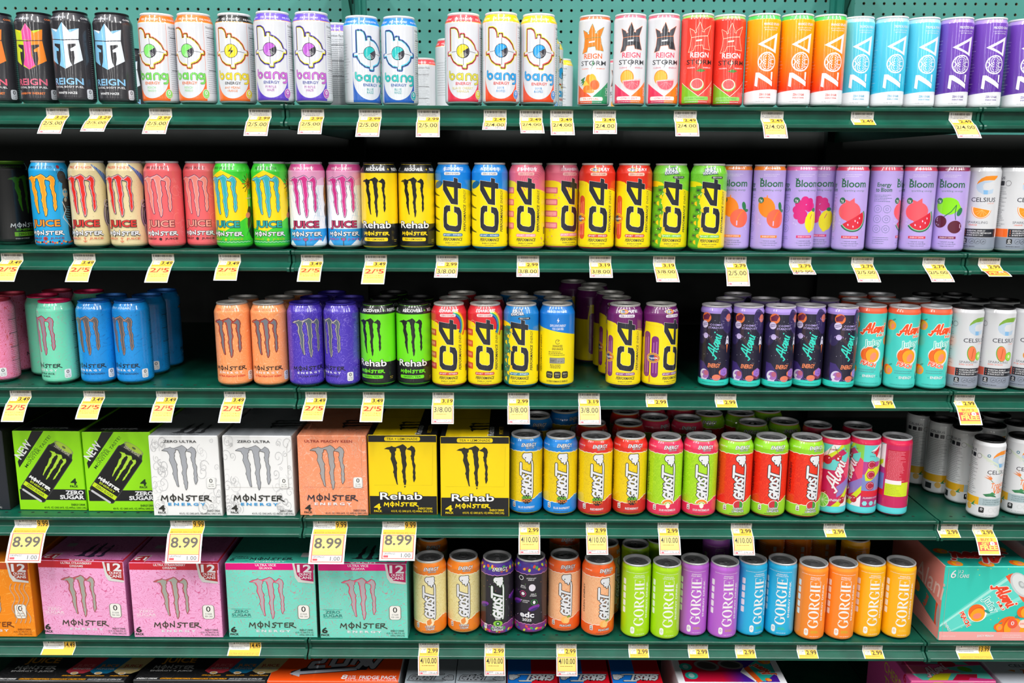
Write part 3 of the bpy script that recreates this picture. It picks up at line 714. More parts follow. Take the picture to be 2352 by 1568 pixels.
def x_pink(A, p):
    if p < 0:
        for k in range(7): A.ring(18, 124, 5 + k * 4, 1.2, '#d0607c', 40, 220, n=14)
    else:
        for k in range(4): A.rrect(-52, 40 + k * 21, -24, 51 + k * 21, 1.6, '#d8607a'); A.rrect(-50, 42 + k * 21, -26, 49 + k * 21, 1.2, '#f09aa4')
        r = random.Random(2)
        for i in range(16): A.ell(-54 + r.random() * 34, 12 + r.random() * 88, 1.2, 1.2, '#e88a90', n=8)
        for i in range(5): A.ell(28 + r.random() * 8, 12 + r.random() * 12, 1.2, 1.2, '#e88a90', n=8)
def pops(c1, c2, lab=True):
    def f(A, p):
        if p > 0:
            for x, y, h in ((-50, 92, 70), (-33, 84, 62)):
                A.rrect(x - 7, y - h, x + 7, y + 16, 6.8, c1); A.rrect(x - 3.5, y - h + 8, x - 1.5, y + 4, 1, c2); A.rrect(x + 2, y - h + 8, x + 4, y + 6, 1, c2)
            A.rrect(-44, 12, -41, 26, 1.2, '#d88a3a')
            for i in range(12): A.ell(-60 + i * 3.4, 122 - i * .35, .9, .9, '#f4c81c', n=8)
            for i in range(7): A.ell(23 + i * 3.4, 113 - i * .6, .9, .9, '#f4c81c', n=8)
            A.ell(-36, 59, 13, 9.5, '#f4c41c'); A.ell(-36, 59, 11.8, 8.2, c1); A.ell(-36, 59, 10.6, 7, '#f4c41c')
            A.ell(-36, 59, 9.6, 5.8, '#28407a'); A.poly(arcp(-36, 59, 9.6, 5.8, -70, 80, 12), '#c83a28'); A.t('Popsicle', -36, 57, 4, WHT, w=17, b=.05, rot=4)
            A.ell(-6, 145.5, 8.5, 4, '#f4c41c'); A.ell(-6, 145.5, 7.4, 3, '#28407a'); A.poly(arcp(-6, 145.5, 7.4, 3, -70, 80, 12), '#c83a28'); A.t('Popsicle', -6, 144.4, 2.2, WHT, w=12, b=.05)
    return f
def candy(c1, c2, c3):
    def f(A, p):
        if p < 0:
            wavy(A, 8, lambda u: 116 if (-60 < u < -22) else 8, c1)
            A.poly([(-23, 8), (-18, 26), (-25, 50), (-16, 74), (-22, 90), (-13, 118), (-30, 118), (-30, 8)], c1)
        else:
            r = random.Random(5)
            for i in range(9):
                x, y = -38 + (i % 3) * 6.5, 18 + i * 11.5
                A.poly([(x - 6, y - 3), (x + 5, y - 5), (x + 7, y + 3), (x - 4, y + 5)], c2); A.poly([(x + 6, y - 2), (x + 12, y - 5), (x + 11, y + 4), (x + 6, y + 2)], c3); A.rrect(x - 3, y - 1.5, x + 3, y + 1.8, 1, '#3a4a3a')
            for i in range(10): A.ell(-30 + r.random() * 14, 20 + r.random() * 90, .9, .9, '#e8f0a0', n=8)
            A.t('JOLLY', -4, 143.5, 5.6, WHT, w=21, b=.05, rot=8, o=(1.2, '#2a4468')); A.t('RANCHER', -4, 138.6, 4.2, WHT, w=24, b=.05, rot=6, o=(1.0, '#2a4468'))
            A.rrect(-2, 131, 20, 135, 2, '#1f2024'); A.t('ZERO SUGAR', 9, 131.9, 2.4, WHT, w=18, b=.02)
    return f
def x_rain(A, p):
    if p < 0:
        for k, c in enumerate(('#c83a24', '#f08a1c', '#f4d41c', '#3aa85c', '#2a88c8', '#2c3c90')): A.st(arcp(6, 118, 30 - k * 2.2, 32 - k * 2.2, -35, 80, 12), 2.3, c, caps=False)
        A.ring(-24, 122, 6, .8, '#e8a080', 40, 320, n=14)
    else:
        for k in range(4): A.rrect(-48, 36 + k * 21, -24, 48 + k * 21, 1.4, '#c83a34'); A.rrect(-46, 40 + k * 21, -27, 45 + k * 21, 1, '#e07a70')
for n, a, base in (('c4_blue', ('#1282dc', 'FROZEN BOMBSICLE', '#1a6a9c', x_blue), '#1486e0'), ('c4_pink', ('', 'STRAWBERRY', '#f08a90', x_pink, '#f4b8b8', '#c05060'), '#e56a84'),
                   ('c4_cherry', ('', '   CHERRY', '#c8342a', pops('#dc3a2c', '#f47a68'), '#f2c4b0', '#a03030'), '#e0301c'), ('c4_apple', ('', None, '#7cc83a', candy('#62b42a', '#4a9a20', '#f0c81c'), '#7cc83a', '#4a8a20'), ('pat', '#6cc42e', '#86d048', 120, 'lines', .2, .4)),
                   ('c4_rainbow', ('', 'STARBURST', '#c8342a', x_rain, '#f2d0d0', '#a03030'), '#d82a34'), ('c4_rasp', ('', None, '#1a7a9c', candy('#1c7c6a', '#16645c', '#f0c81c'), '#1c88c8', '#186a9c'), '#157cc4'),
                   ('c4_grape', ('', '   GRAPE', '#8a3c84', pops('#7c2478', '#a860a8'), '#e8e0ec', '#5a2c5c'), '#6c1c66')):
    SPEC[n] = dict(fn=lambda A, a=a: c4(A, *a), slim=False, base=base, rim='#d0cdc8', lid='#a4a4a6')
def c4_back(A):
    wavy(A, 8, lambda u: 108 - u * .19, '#f4dc08'); k = '#3a3820'
    A.poly([(1, 134), (-2, 128), (.3, 128.5), (-1, 123.5), (3, 129.5), (.8, 129.3)], WHT)
    A.t('EXPLOSIVE ENERGY', 0, 117, 4.2, WHT, w=30, b=.03, sh=.15); A.t('YOU CAN FEEL', 0, 111, 4.2, WHT, w=22, b=.03, sh=.15); A.t('ENHANCED ENDURANCE', -2, 143, 3.6, '#d0e0f4', w=40, b=.03)
    A.ring(0, 89, 4, .9, k, 30, 330, n=14); A.st([(0, 89), (2, 91)], .9, k)
    A.t('ENHANCED', 0, 79, 4, k, w=18, b=.05); A.t('ENDURANCE', 0, 73.5, 4, k, w=20, b=.05); A.lines(-17, 62, 17, 71, 3, k, 2, 1.2)
    A.rrect(-15, 48, 14, 59, 1, '#7c7c74'); A.rect(-1, 49.5, 13, 57.5, '#a0a098'); A.t('CERTIFIED', 6, 54.4, 1.6, k, w=12); A.t('SPORT', 6, 50.3, 3.2, k, w=12, b=.03); A.t('NSF', -9, 52, 2.6, k, w=7, b=.03)
    A.lines(-14, 38, 14, 46, 3, k, 6, 1.2)
    for i, s in enumerate(('200mg', 'ZERO', 'ZERO')): A.rrect(-21.5 + i * 15, 20, -8.5 + i * 15, 33, 3.4, '#2a2a22'); A.t(s, -15 + i * 15, 27, 2.6, '#c8c098', w=9, b=.03); A.t('SUGAR', -15 + i * 15, 23, 1.6, '#c8c098', w=7)
    A.t('C4 PERFORMANCE ENERGY', 0, 12.5, 3.4, k, w=42, b=.05); A.t('PERFORMANCE ENERGY.', -34, 30, 4.6, k, w=70, b=.03, rot=90, sh=.2, al='L')
SPEC['c4_endur'] = dict(fn=c4_back, slim=False, base='#1478d0', rim='#d0cdc8', lid='#a4a4a6')

def bloom(A, top, ttxt, fruit, bar):
    g = '#2c6a4c'; band(A, 146, 153, top, 28.6)
    A.t(ttxt, 0, 148, 2.6, '#f4e0e4', w=30, b=.03); A.t(ttxt, 60, 148, 2.6, '#f4e0e4', w=30, b=.03)
    A.t('Bloom', 0, 117, 12, g, w=44, b=.045); A.poly([(-21, 129), (-24, 132.5), (-19.5, 131.5), (-17.5, 133), (-18, 129)], g)
    A.t('sparkling energy', 1, 109.5, 3.2, '#4a7a68', w=37)
    A.lines(-16, 134, 16, 140, 2, '#e4dcf4', 3, .8)
    fruit(A)
    A.ell(-19, 93, 5.6, 5.6, g, n=16); A.t('0g', -19, 91.5, 3.6, WHT, w=5.5, b=.03); A.t('SUGAR', -19, 89, 1.4, WHT, w=6)
    for x, y in ((-21, 58), (-22, 52), (-18, 50), (22, 45), (25, 40)): A.ring(x, y, 1.2, .3, '#ece4f8', n=8)
    A.rect(-16, 25.5, 14, 30, bar); A.t('ENERGY DRINK', -1, 26.6, 2.2, '#f4d8dc', w=24, b=.04)
    for i, s in enumerate(('• natural energy', '• boosts metabolism', '• supports mood')): A.t(s, -1, 19.2 - i * 3.8, 2.2, '#4a6a78', w=25 if i == 0 else 32 if i == 1 else 25)
    A.t('Energy', -46, 118, 7, g, w=24, b=.04); A.t('to Bloom', -46, 109, 7, g, w=28, b=.04); A.lines(-62, 90, -30, 104, 5, '#5a7a88', 3, .7)
    for x in (-54, -38):
        for y in (78, 60, 42): A.ring(x, y, 6.6, .5, '#6a88a4', n=16); A.ring(x, y, 2.6, .5, '#6a88a4', n=10)
    A.lines(-60, 14, -30, 28, 4, '#5a7a88', 4, .6)
def f_peach(A):
    A.ell(-8, 80, 15, 19, '#f4861c', 25); A.st([(-8, 97), (-8, 101)], 2, '#f4861c'); A.ell(10, 60, 17, 17, '#f4664a'); A.st([(6, 50), (6.5, 60), (12, 70), (17, 74)], 1.3, '#f4861c'); A.rrect(4.5, 47, 6.5, 56, 1, '#cfc0f0')
    A.ell(18, 82, 4, 8, '#2c7a4c', 15); A.ell(24, 74, 4.5, 2.8, '#2c7a4c')
def f_rasp(A):
    for x, y in ((-14, 86), (-4, 93), (6, 90), (-18, 76), (-8, 80), (4, 80), (-16, 66), (-6, 68), (-8, 58), (10, 82)): A.ell(x, y, 7.4, 7.4, '#d8247c', n=14)
    A.ell(12, 56, 14, 19, '#f4e41c', -12); A.ell(8, 38, 3.5, 3, '#f4e41c'); A.ell(16, 76, 5, 3.5, '#2c7a4c'); A.st([(8, 60), (12, 68)], 1.1, '#c8247c')
def f_melon(A):
    A.ell(-5, 74, 20, 17, '#f05a66'); A.poly([(-22, 78), (-20, 66), (-4, 52), (14, 66), (15, 78)], '#f05a66'); A.poly([(-12, 89), (-16, 96), (-6, 92), (2, 98), (3, 89)], '#f05a66')
    th = 32; C = lambda r: [(2 + r * math.cos(math.radians(a)), 62 + r * math.sin(math.radians(a))) for a in range(-180 + th, th + 1, 12)]
    A.poly(C(25), '#2c6a4c'); A.poly(C(22.5), '#8ad0a8'); A.poly(C(21), '#d8263c')
    for x, y in ((-6, 50), (3, 47), (11, 54), (14, 62), (6, 57)): A.ell(x, y, 1.1, 2, '#e8c8e0', 10, n=8)
def f_cherry(A):
    A.ell(-4, 84, 20, 15.5, '#8ae01c'); A.poly([(14, 90), (20, 80), (12, 76)], '#8ae01c')
    A.st([(-13, 62), (2, 74), (10, 86), (9, 70), (11, 60)], 1.4, '#2c6a4c'); A.ell(17, 74, 4.5, 8, '#2c7a4c', -25)
    A.ell(-15, 56, 11, 11, '#5c1830'); A.ell(11, 47, 12.5, 11.5, '#5c1830'); A.st([(-22, 60), (-20, 63)], 1, '#e0c0e0'); A.st([(20, 46), (20, 52)], 1.4, '#e0c0e0')
for n, a in dict(bloom_peach=('#f0801c', 'PEACH MANGO', f_peach, '#f4861c'), bloom_rasp=('#d85a9a', 'RASPBERRY LEMON', f_rasp, '#dc2c74'), bloom_melon=('#cc3a58', 'STRAWBERRY WATERMELON', f_melon, '#d8344c'), bloom_cherry=('#8a1f4c', 'CHERRY LIME', f_cherry, '#7a1c4c')).items():
    SPEC[n] = dict(fn=lambda A, a=a: bloom(A, *a), slim=True, base='#bba4e4', rim='#c8c4cc')

def celsius(A, cc, bar, fruit, flav):
    T = lambda x, y: ((x - 350) / 9.3, (1500 - y) / 9.5)
    band(A, 7, 28, '#8b93a2', 28.6)
    A.poly([T(*p) for p in ((205,345),(250,280),(470,270),(400,300),(330,310),(305,360),(320,420),(400,430),(480,405),(470,480),(400,500),(320,500),(240,450),(210,400))], '#b4c8dc')
    A.poly([T(*p) for p in ((320, 430), (390, 432), (390, 500), (330, 500))], '#7fb4e0')
    A.poly([T(*p) for p in ((210,335),(225,290),(270,235),(340,195),(430,187),(540,187),(525,220),(480,262),(400,262),(320,270),(255,300))], cc)
    A.t('CELSIUS', -1, 92, 7.4, '#2a2e3a', w=42, b=.02); A.t('LIVE FIT', 12, 88.2, 2.2, '#e8785a', w=12)
    fruit(A)
    if flav: A.t('SPARKLING', -8, 53, 4.2, '#5a5e68', w=35)
    A.t(flav, -19 + len(flav) * .6, 49.2, 2.6, '#e8603a', w=len(flav) * 2.5, b=.02)
    A.rect(-31, 28.5, 29, 43.5, '#22252e'); A.rect(-90, 28.5, -31.6, 43.5, bar)
    for i, s in enumerate(('ESSENTIAL ENERGY', 'ACCELERATES METABOLISM', 'BURNS BODY FAT')): A.t(s, -24, 38.8 - i * 4, 2.5, WHT, w=(31, 43, 28)[i], b=.03, al='L'); A.poly([(-28, 38.8 - i * 4), (-26.5, 40 - i * 4), (-28, 41.2 - i * 4)], bar)
    A.rrect(-32, 16, -23, 25.5, 2, '#17181c'); A.t('0', -27.5, 19.5, 4.6, WHT, w=4, b=.04); A.rect(-30.5, 17.2, -24.5, 18.4, WHT)
    for k in range(3): A.ring(-14 + k * 9.5, 21, 4.6, .4, '#3a3e48', n=16); A.st([(-16 + k * 9.5, 19), (-13 + k * 9.5, 22), (-12 + k * 9.5, 20)], .7, '#3a3e48')
    A.lines(-32, 9.5, -6, 12.5, 1, '#4a4e58', 3, 1.2)
    A.lines(-76, 46, -36, 118, 20, '#55585f', 11, .7); A.t('CELSIUS', -60, 132, 4.4, '#3a3e4a', w=28, b=.02)
    for k in range(4): A.rrect(-76 + k * 11, 121, -68 + k * 11, 129, 1.6, '#2a2c34') if k < 3 else A.ring(-39, 125, 4.6, .5, '#2a2c34', n=16)
def s_orange(A):
    a = [(-3 + 17 * math.cos(math.radians(t - 10)), 80 + 18 * math.sin(math.radians(t - 10))) for t in range(-180, 1, 12)]
    A.poly(a, '#f08a3a'); A.poly([(-3 + (x + 3) * .93, 80 + (y - 80) * .93) for x, y in a], '#f6f0e4'); A.poly([(-3 + (x + 3) * .84, 80 + (y - 80) * .86 - .5) for x, y in a], '#f7941e')
    for t in (-155, -130, -100, -70, -45): A.st([(-2, 77.5), (-2 + 12 * math.cos(math.radians(t)), 79 + 13 * math.sin(math.radians(t)))], .5, '#fbc878')
def s_kiwi(A):
    A.ell(-5, 71, 9, 15, '#5aa82c', 10); A.ell(-4.4, 71, 8, 14, '#f0784a', 10); A.st([(-3, 80), (-5, 62)], 1.6, '#c85a30'); A.ell(10, 66, 7.6, 8.4, '#6ab82c'); A.ell(10, 66, 6.4, 7.2, '#9ad84a'); A.ell(10, 66, 2.4, 3, '#e8f0c0')
def s_pear(A):
    A.ell(-6, 68, 9, 9, '#d88a28'); A.ell(-5, 78, 5, 7, '#d88a28'); A.ell(8, 66, 8, 7, '#c83a24'); A.ell(11, 66, 6.4, 6, '#f4e0a0'); A.st([(-5, 84), (-3, 88)], .8, '#5a3a1c')
def s_tropic(A):
    A.rect(-31, 28, 29, 44, '#dfe6e2'); A.t('Tropical', 2, 66, 10, '#f0803a', w=32, b=.05, sh=.25, rot=6); A.t('Vibe', 2, 54, 12, '#f0803a', w=24, b=.05, sh=.25, rot=6)
    for i in range(9): A.st([(-4, 112), (-4 + 20 * math.cos(i * .35 + .2) - 14, 112 + 18 * math.sin(i * .35 - 1.4))], 1.1, '#d4dfc4')
    A.poly([(-27, 86), (-17, 84), (-24, 90), (-15, 86), (-20, 94), (-12, 84), (-14, 80)], '#e8803a'); A.st([(-14, 80), (-10, 76)], 1, '#4a8a4c')
    A.poly([(-26, 51), (-14, 54), (-4, 50), (0, 46), (-12, 48), (-20, 47)], '#2c7a4c'); A.poly([(-18, 50), (-10, 57), (-2, 52)], '#3c8a54')
for n, a, lid in (('celsius_orange', ('#f08c1e', '#f0681c', s_orange, 'ORANGE'), '#2a2a2c'), ('celsius_kiwi', ('#7aa83a', '#e0604c', s_kiwi, 'KIWI GUAVA'), '#141416'), ('celsius_pear', ('#d8704a', '#e0604c', s_pear, 'FUJI APPLE PEAR'), '#141416')):
    SPEC[n] = dict(fn=lambda A, a=a: celsius(A, *a), slim=True, base='#d3d4d8', rim='#1c1c1e', lid=lid)
def cel_tropic(A):
    celsius(A, '#f08c1e', '#e8b018', s_tropic, '')
    A.rect(-33, 7, 31, 28.4, '#dcdde0')
    A.rect(-31, 28.5, 29, 43.5, '#a9bcc2'); A.rect(-89, 28.5, -31.6, 43.5, '#e8b018')
    A.rect(-110, 7, -33, 28.4, '#dcdde0'); A.rect(31, 7, 88, 28.4, '#dcdde0')
    for i, s in enumerate(('ESSENTIAL ENERGY', 'ACCELERATES METABOLISM', 'BURNS BODY FAT')): A.t(s, -24, 38.8 - i * 4, 2.2, '#3c5a5c', w=(28, 38, 24)[i], b=.02, al='L')
    A.rrect(-30, 14, -21, 25, 2, '#17181c'); A.t('0', -25.5, 18.5, 4.8, WHT, w=4, b=.04)
    A.t('12 FL OZ (355mL)', -14, 9.5, 2, '#80848c', w=24); A.ring(-9, 20, 4.2, .3, '#a8b0ac', n=14); A.ring(1, 20, 4.2, .3, '#a8b0ac', n=14)
    A.ell(-50, 22, 6, 6.4, '#e0b050', 20); A.poly([(-46, 26), (-38, 36), (-40, 28), (-36, 26)], '#3c8a4c'); A.rect(-76, 12, -62, 24, '#2a2c30')
    A.ell(-22, 128, 3, 3, '#5a8a9c'); A.ell(-22, 128, 1.4, 1.4, '#dcdde0')
SPEC['celsius_tropic'] = dict(fn=cel_tropic, slim=True, base='#dcdde0', rim='#161618', lid='#101012')

ALANI = [[(0, 2), (3.5, 0), (13, 19), (15, 19.5), (14.5, 2)], [(4.5, 7.5), (17.5, 8.5)], [(21, 20), (18.5, 4), (20, 1), (22, 2)], [(30, 9.5), (26.5, 11), (23.5, 6), (25, 1.5), (29, 6), (31, 10.5), (30, 3), (32, 1)],
         [(34, 10.5), (33, 1), (36.5, 8.5), (39.5, 10.5), (39.5, 3), (41.5, 1)], [(44.5, 10.5), (43.5, 2.5), (45.5, 1)], [(45.8, 14.5), (46.2, 15)]]
def alani(A, cx, cy, w, c, sw, rot=0, o=None, sh=.25):
    k = w / 46.0; cr, sr = math.cos(math.radians(rot)), math.sin(math.radians(rot)); out = []
    for p in ALANI:
        q = []
        for x, y in p:
            X, Y = (x - 23 + sh * y - 2) * k, (y - 9) * k; q.append((cx + X * cr - Y * sr, cy + X * sr + Y * cr))
        out.append(q)
    A.mul(out, sw, c, o)
def cosmic(A):
    t = '#34d4c0'
    band(A, 142, 153, '#a48ad8', 28.6); band(A, 6, 17.5, '#2fd0c0', 28.6)
    A.ell(20, 128, 13, 24, '#34285c', 15); A.ell(-30, 105, 12, 22, '#2c2252', 0); A.poly([(-32, 17.5), (-33, 52), (-22, 50), (-10, 34), (-8, 17.5)], '#3c2a70')
    A.st([(-14, 122), (-14, 100), (-4, 88), (8, 84), (16, 78)], 6, '#3a2a34')
    A.ell(-20, 134, 9.5, 9.5, '#e8743a'); A.poly([(-28, 136), (-18, 142), (-12, 139), (-16, 130), (-27, 129)], '#6c2444')
    A.ell(-23, 121, 6.8, 6.8, '#d8ccec');  [A.st([(-28, 118 + i * 3), (-18, 121 + i * 3)], 1, '#4a3c7c') for i in (0, 1)]
    A.ell(-20, 100, 5.2, 5.2, '#c8b8e8'); A.ring(-20, 100, 8, .7, '#a88cd0', -30, 210, ry=2.4, n=14)
    A.ell(24, 134, 6.4, 7.5, '#d8786c'); A.ring(24, 134, 9, .6, '#b8a0dc', 150, 330, ry=3, n=12)
    A.poly([(19, 84), (21, 98), (23.5, 101), (26, 98), (28, 84), (23.5, 86)], '#e0dcf0'); A.ell(23.5, 94, 1.3, 2, '#4a3c7c'); A.poly([(21.5, 84), (25.5, 84), (23.5, 68)], '#f0824a')
    A.ell(-20, 27, 9.6, 9.8, '#dcd4ec'); A.ell(-18, 27, 7.6, 7.8, '#a468b4'); A.ell(-15.5, 30, 4.6, 5, '#b8607c'); A.ell(-24, 25, 2.4, 2.6, WHT); A.rect(-27, 16.5, -14, 19, '#d0c8e8')
    A.ell(18, 30, 10, 10, '#7c2c50'); A.ell(14, 32, 6, 5, '#e8804a'); A.poly([(11, 36), (19, 41), (26, 37), (26, 28), (19, 24), (11, 28)], '#9a6cc8'); A.t('0', 18.6, 33, 3, '#4c2c80', w=2.4); A.t('SUGAR', 18.6, 29, 1.7, '#4c2c80', w=7, b=.03)
    A.ell(4, 22, 8, 5.8, '#e07a5c'); A.ring(2, 21, 9, .8, '#9a80cc', 180, 360, ry=2.4, n=12)
    r = random.Random(3)
    for i in range(26): A.ell(-30 + r.random() * 60, 45 + r.random() * 90, .45, .45, '#e8e4f4', n=6)
    A.t('COSMIC', -1, 119.5, 3.6, '#c0b0ec', w=23, b=.03); A.t('STARDUST', -1, 114, 3.6, '#c0b0ec', w=28, b=.03)
    alani(A, -2, 82, 46, t, 2.3, 90 - 12); A.t('NU', 8.5, 94, 5.4, t, w=18, rot=90)
    A.t('ENERGY', -2, 41, 7.4, '#f08a5c', w=22, b=.06, sh=.15)
    A.lines(-24, 10, 24, 13, 1, '#1c9c90', 3, 1.2)
SPEC['cosmic'] = dict(fn=cosmic, slim=True, base='#1c1830', rim='#d8d4da', lid='#a4a4a6')
def peach(A, x, y, r, k=1.0):
    A.ell(x - r * .15, y, r, r * .95, '#f46a1c'); A.ell(x + r * .2, y - r * .1, r * .8, r * .85, '#fba41c'); A.ell(x + r * .3, y - r * .2, r * .35, r * .5, '#f48a6c', -20); A.st(arcp(x - r * .05, y, r * .55, r * .85, 110, 230, 8), r * .05, '#d84a1c', caps=False)
    A.ell(x + r * .5, y + r * 1.0, r * .4, r * .16, '#2a9c8c', 25, n=10)
def apeach(A):
    band(A, 143, 153, '#f2603a', 28.6)
    for x, y in ((-34, 122), (-34, 38), (36, 92), (38, 50)): peach(A, x, y, 10)
    A.ell(1.5, 65, 17.5, 17, WHT); A.ell(-4, 68, 15, 14, WHT); peach(A, 0, 66, 15.5)
    alani(A, 2, 115, 44, '#f2501e', 3.4, 6, (1.0, '#f4ece0')); A.t('NU', 16, 101, 4, '#f2501e', w=15, b=.08, o=(.8, '#f4ece0'), rot=4)
    A.t('Juicy', 3, 84, 11, '#46cbc0', w=30, b=.03, rot=8, sh=.1, o=(1.2, '#e8f8f4'))
    A.t('PEACH', -4, 45, 7.5, '#f2501e', w=27, b=.07, rot=-13, o=(.9, '#fbe4dc'))
    A.lines(-20, 31, 14, 39, 2, '#58b0b0', 3, 1.8); A.t('ENERGY', 0, 23, 4.6, WHT, w=23, b=.05); A.ell(-15, 25, .8, .8, '#2a9c94'); A.ell(15, 25, .8, .8, '#2a9c94')
    A.ell(27, 28, 4.5, 8, '#2a7c7c'); A.t('0', 27, 27, 4, WHT, w=3.4)
    A.lines(-26, 9, 24, 13, 1, '#3cb8b0', 4, 1.6)
SPEC['apeach'] = dict(fn=apeach, slim=True, base='#48d0c6', rim='#d8d8dc', lid='#a4a4a6')
def acherry(A):
    R = 28.6; band(A, 143, 153, '#e01c50', R); band(A, 6, 19, '#5ad4dc', R)
    m_, tq, lm, wh, pk, vi = '#c81c64', '#62d0cc', '#d0e01c', '#f4e8ec', '#e84a6c', '#8c78c0'
    A.poly([(-30, 112), (-30, 143), (30, 143), (30, 118), (10, 134)], tq); A.poly([(-30, 118), (-8, 143), (6, 143), (-30, 106)], wh); A.poly([(-30, 112), (2, 136), (6, 143), (16, 143), (-30, 98)], lm); A.poly([(10, 143), (30, 143), (30, 100), (22, 122)], '#8ad04a')
    A.poly([(-30, 92), (-30, 102), (24, 128), (24, 108), (4, 92)], tq); A.poly([(24, 118), (30, 112), (30, 60), (14, 88)], pk); A.poly([(2, 60), (30, 78), (30, 54), (4, 38)], vi)
    A.poly([(-6, 19), (4, 28), (30, 62), (30, 48), (10, 19)], lm); A.poly([(10, 19), (30, 42), (30, 19)], wh)
    A.rect(30, 110, 88, 143, tq); A.rect(30, 84, 88, 110, '#b83a8c'); A.rect(30, 52, 88, 84, '#7a86c4'); A.rect(30, 40, 88, 52, '#d81c34'); A.rect(30, 19, 88, 40, '#b02a6c')
    A.poly([(42, 130), (60, 143), (80, 143), (56, 120), (70, 112), (80, 96), (88, 96), (88, 143)], wh); A.poly([(48, 128), (64, 143), (56, 118)], '#d81c34'); A.poly([(34, 84), (40, 98), (60, 100), (84, 112), (84, 104), (60, 84), (46, 72), (36, 72)], lm)
    for y in (104, 84, 62): A.ell(46, y, 8.4, 8.4, '#b01c3c'); A.ring(46, y, 6.2, .7, '#f0c0cc', 30, 330, n=16)
    A.rrect(39, 116, 53, 126, 3.5, tq); A.t('200mg', 46, 120, 3, '#2a6a70', w=10, b=.02); A.t('ALANINU.COM', 50, 36, 3, WHT, w=32, b=.02)
    for k in range(3): A.ell(38 + k * 13, 26.5, 5, 5, '#8adce0', n=6)
    A.rect(-88, 70, -42, 134, '#c81c3c'); A.lines(-86, 72, -52, 132, 22, '#f0a0b0', 3, .8); A.rect(-88, 42, -42, 70, lm); A.lines(-86, 44, -56, 68, 8, '#7a8a20', 4, .6); A.rect(-88, 66, -58, 74, wh)
    for x, y, r_ in ((-18, 112, 9), (2, 118, 7), (-20, 44, 6), (16, 32, 7)): A.ell(x, y, r_, r_, '#b8182c'); A.ell(x + r_ * .35, y + r_ * .4, r_ * .2, r_ * .14, '#f8c0c8', 40)
    A.st([(-18, 120), (-12, 138)], 1, '#6a9a2c'); A.st([(2, 124), (-6, 140)], 1, '#6a9a2c')
    A.ell(-22, 30, 13, 15, '#f0f0d8'); A.ell(-22, 30, 11.6, 13.6, '#8ad04a')
    for a in range(0, 180, 36): A.st([(-22 - 11 * math.cos(math.radians(a)), 30 - 13 * math.sin(math.radians(a))), (-22 + 11 * math.cos(math.radians(a)), 30 + 13 * math.sin(math.radians(a)))], .9, '#f0f0d8')
    alani(A, 0, 82, 62, WHT, 3.4, 90 - 16, (1.1, '#c8183c')); A.t('CHERRY TWIST', 2, 132, 2.6, '#a0183c', w=34, b=.03); A.t('ENERGY', 2, 30, 4.4, WHT, w=22, b=.05, sh=.3)
SPEC['acherry'] = dict(fn=acherry, slim=True, base='#c81c5c', rim='#dcdce0', lid='#909092')

GI = [(640,540),(665,515),(720,515),(790,510),(805,530),(800,565),(812,590),(797,610),(800,640),(775,655),(760,695),(740,685),(735,655),(700,660),(690,625),(650,600),(635,570)]
def ghost_logo(A, cx, v0, k=1.0, rot=0, o='#1d1d20', f='#e4e4e8'):
    """vertical logo, reading upwards from v0; total length about 80k"""
    cr, sr = math.cos(math.radians(rot)), math.sin(math.radians(rot))
    def P(x, y): return (cx + x * cr - y * sr, v0 + x * sr + y * cr)
    GH = [[(8.5, 15.5), (4.5, 17.5), (.5, 13), (0, 5), (3, .8), (7.5, 3), (9, 8.5), (5, 8.5)],
          [(13, 17), (11.6, 1)], [(20, 17), (18.6, 1)], [(12, 9), (20, 9.6)],
          [(27, 17), (23, 12), (23.4, 4), (27, 1), (31, 5), (31, 13), (27, 17)],
          [(41.5, 14.5), (37.5, 17), (34.8, 13), (38, 9.5), (41.5, 6), (39, 1), (34.5, 3)],
          [(49, 18.5), (47, 1)], [(40.5, 20.6), (64, 20.6)]]
    ST = [[(-(gy - 9.5) * 1.0, gx + .22 * gy - 1) for gx, gy in p] for p in GH]
    BAR = [[(10.6, 72), (12.0, 64), (12.0, 6), (10.8, -3)]]
    sc = lambda L: [[P(x * k, y * k) for x, y in p] for p in L]
    A.mul(sc(ST), 4.3 * k, f, (1.3 * k, o)); A.mul(sc(BAR), 3.0 * k, f, (1.3 * k, o))
    A.mul(sc(ST), 4.3 * k, f)
    g = [P((x - 720) / 8.9 * k + 1.5 * k, (700 - y) / 8.2 * k + 66 * k) for x, y in GI]
    A.st(g, 2.4 * k, o, closed=True); A.poly(g, f); e = P(-2 * k, 79 * k); A.ell(e[0], e[1], 1.1 * k, 1.5 * k, o, -30, n=8)
def jag(c0, c1, amp, R=33):
    r = random.Random(int(c0 * 10)); ph = [r.random() * 6 for _ in range(4)]
    return lambda u: c0 + c1 * max(0, min(1, (u - 4) / 26)) * (1 if u < 40 else max(0, (60 - u) / 20)) + amp * (math.sin(u * .8 + ph[0]) * .5 + math.sin(u * 1.9 + ph[1]) * .35)
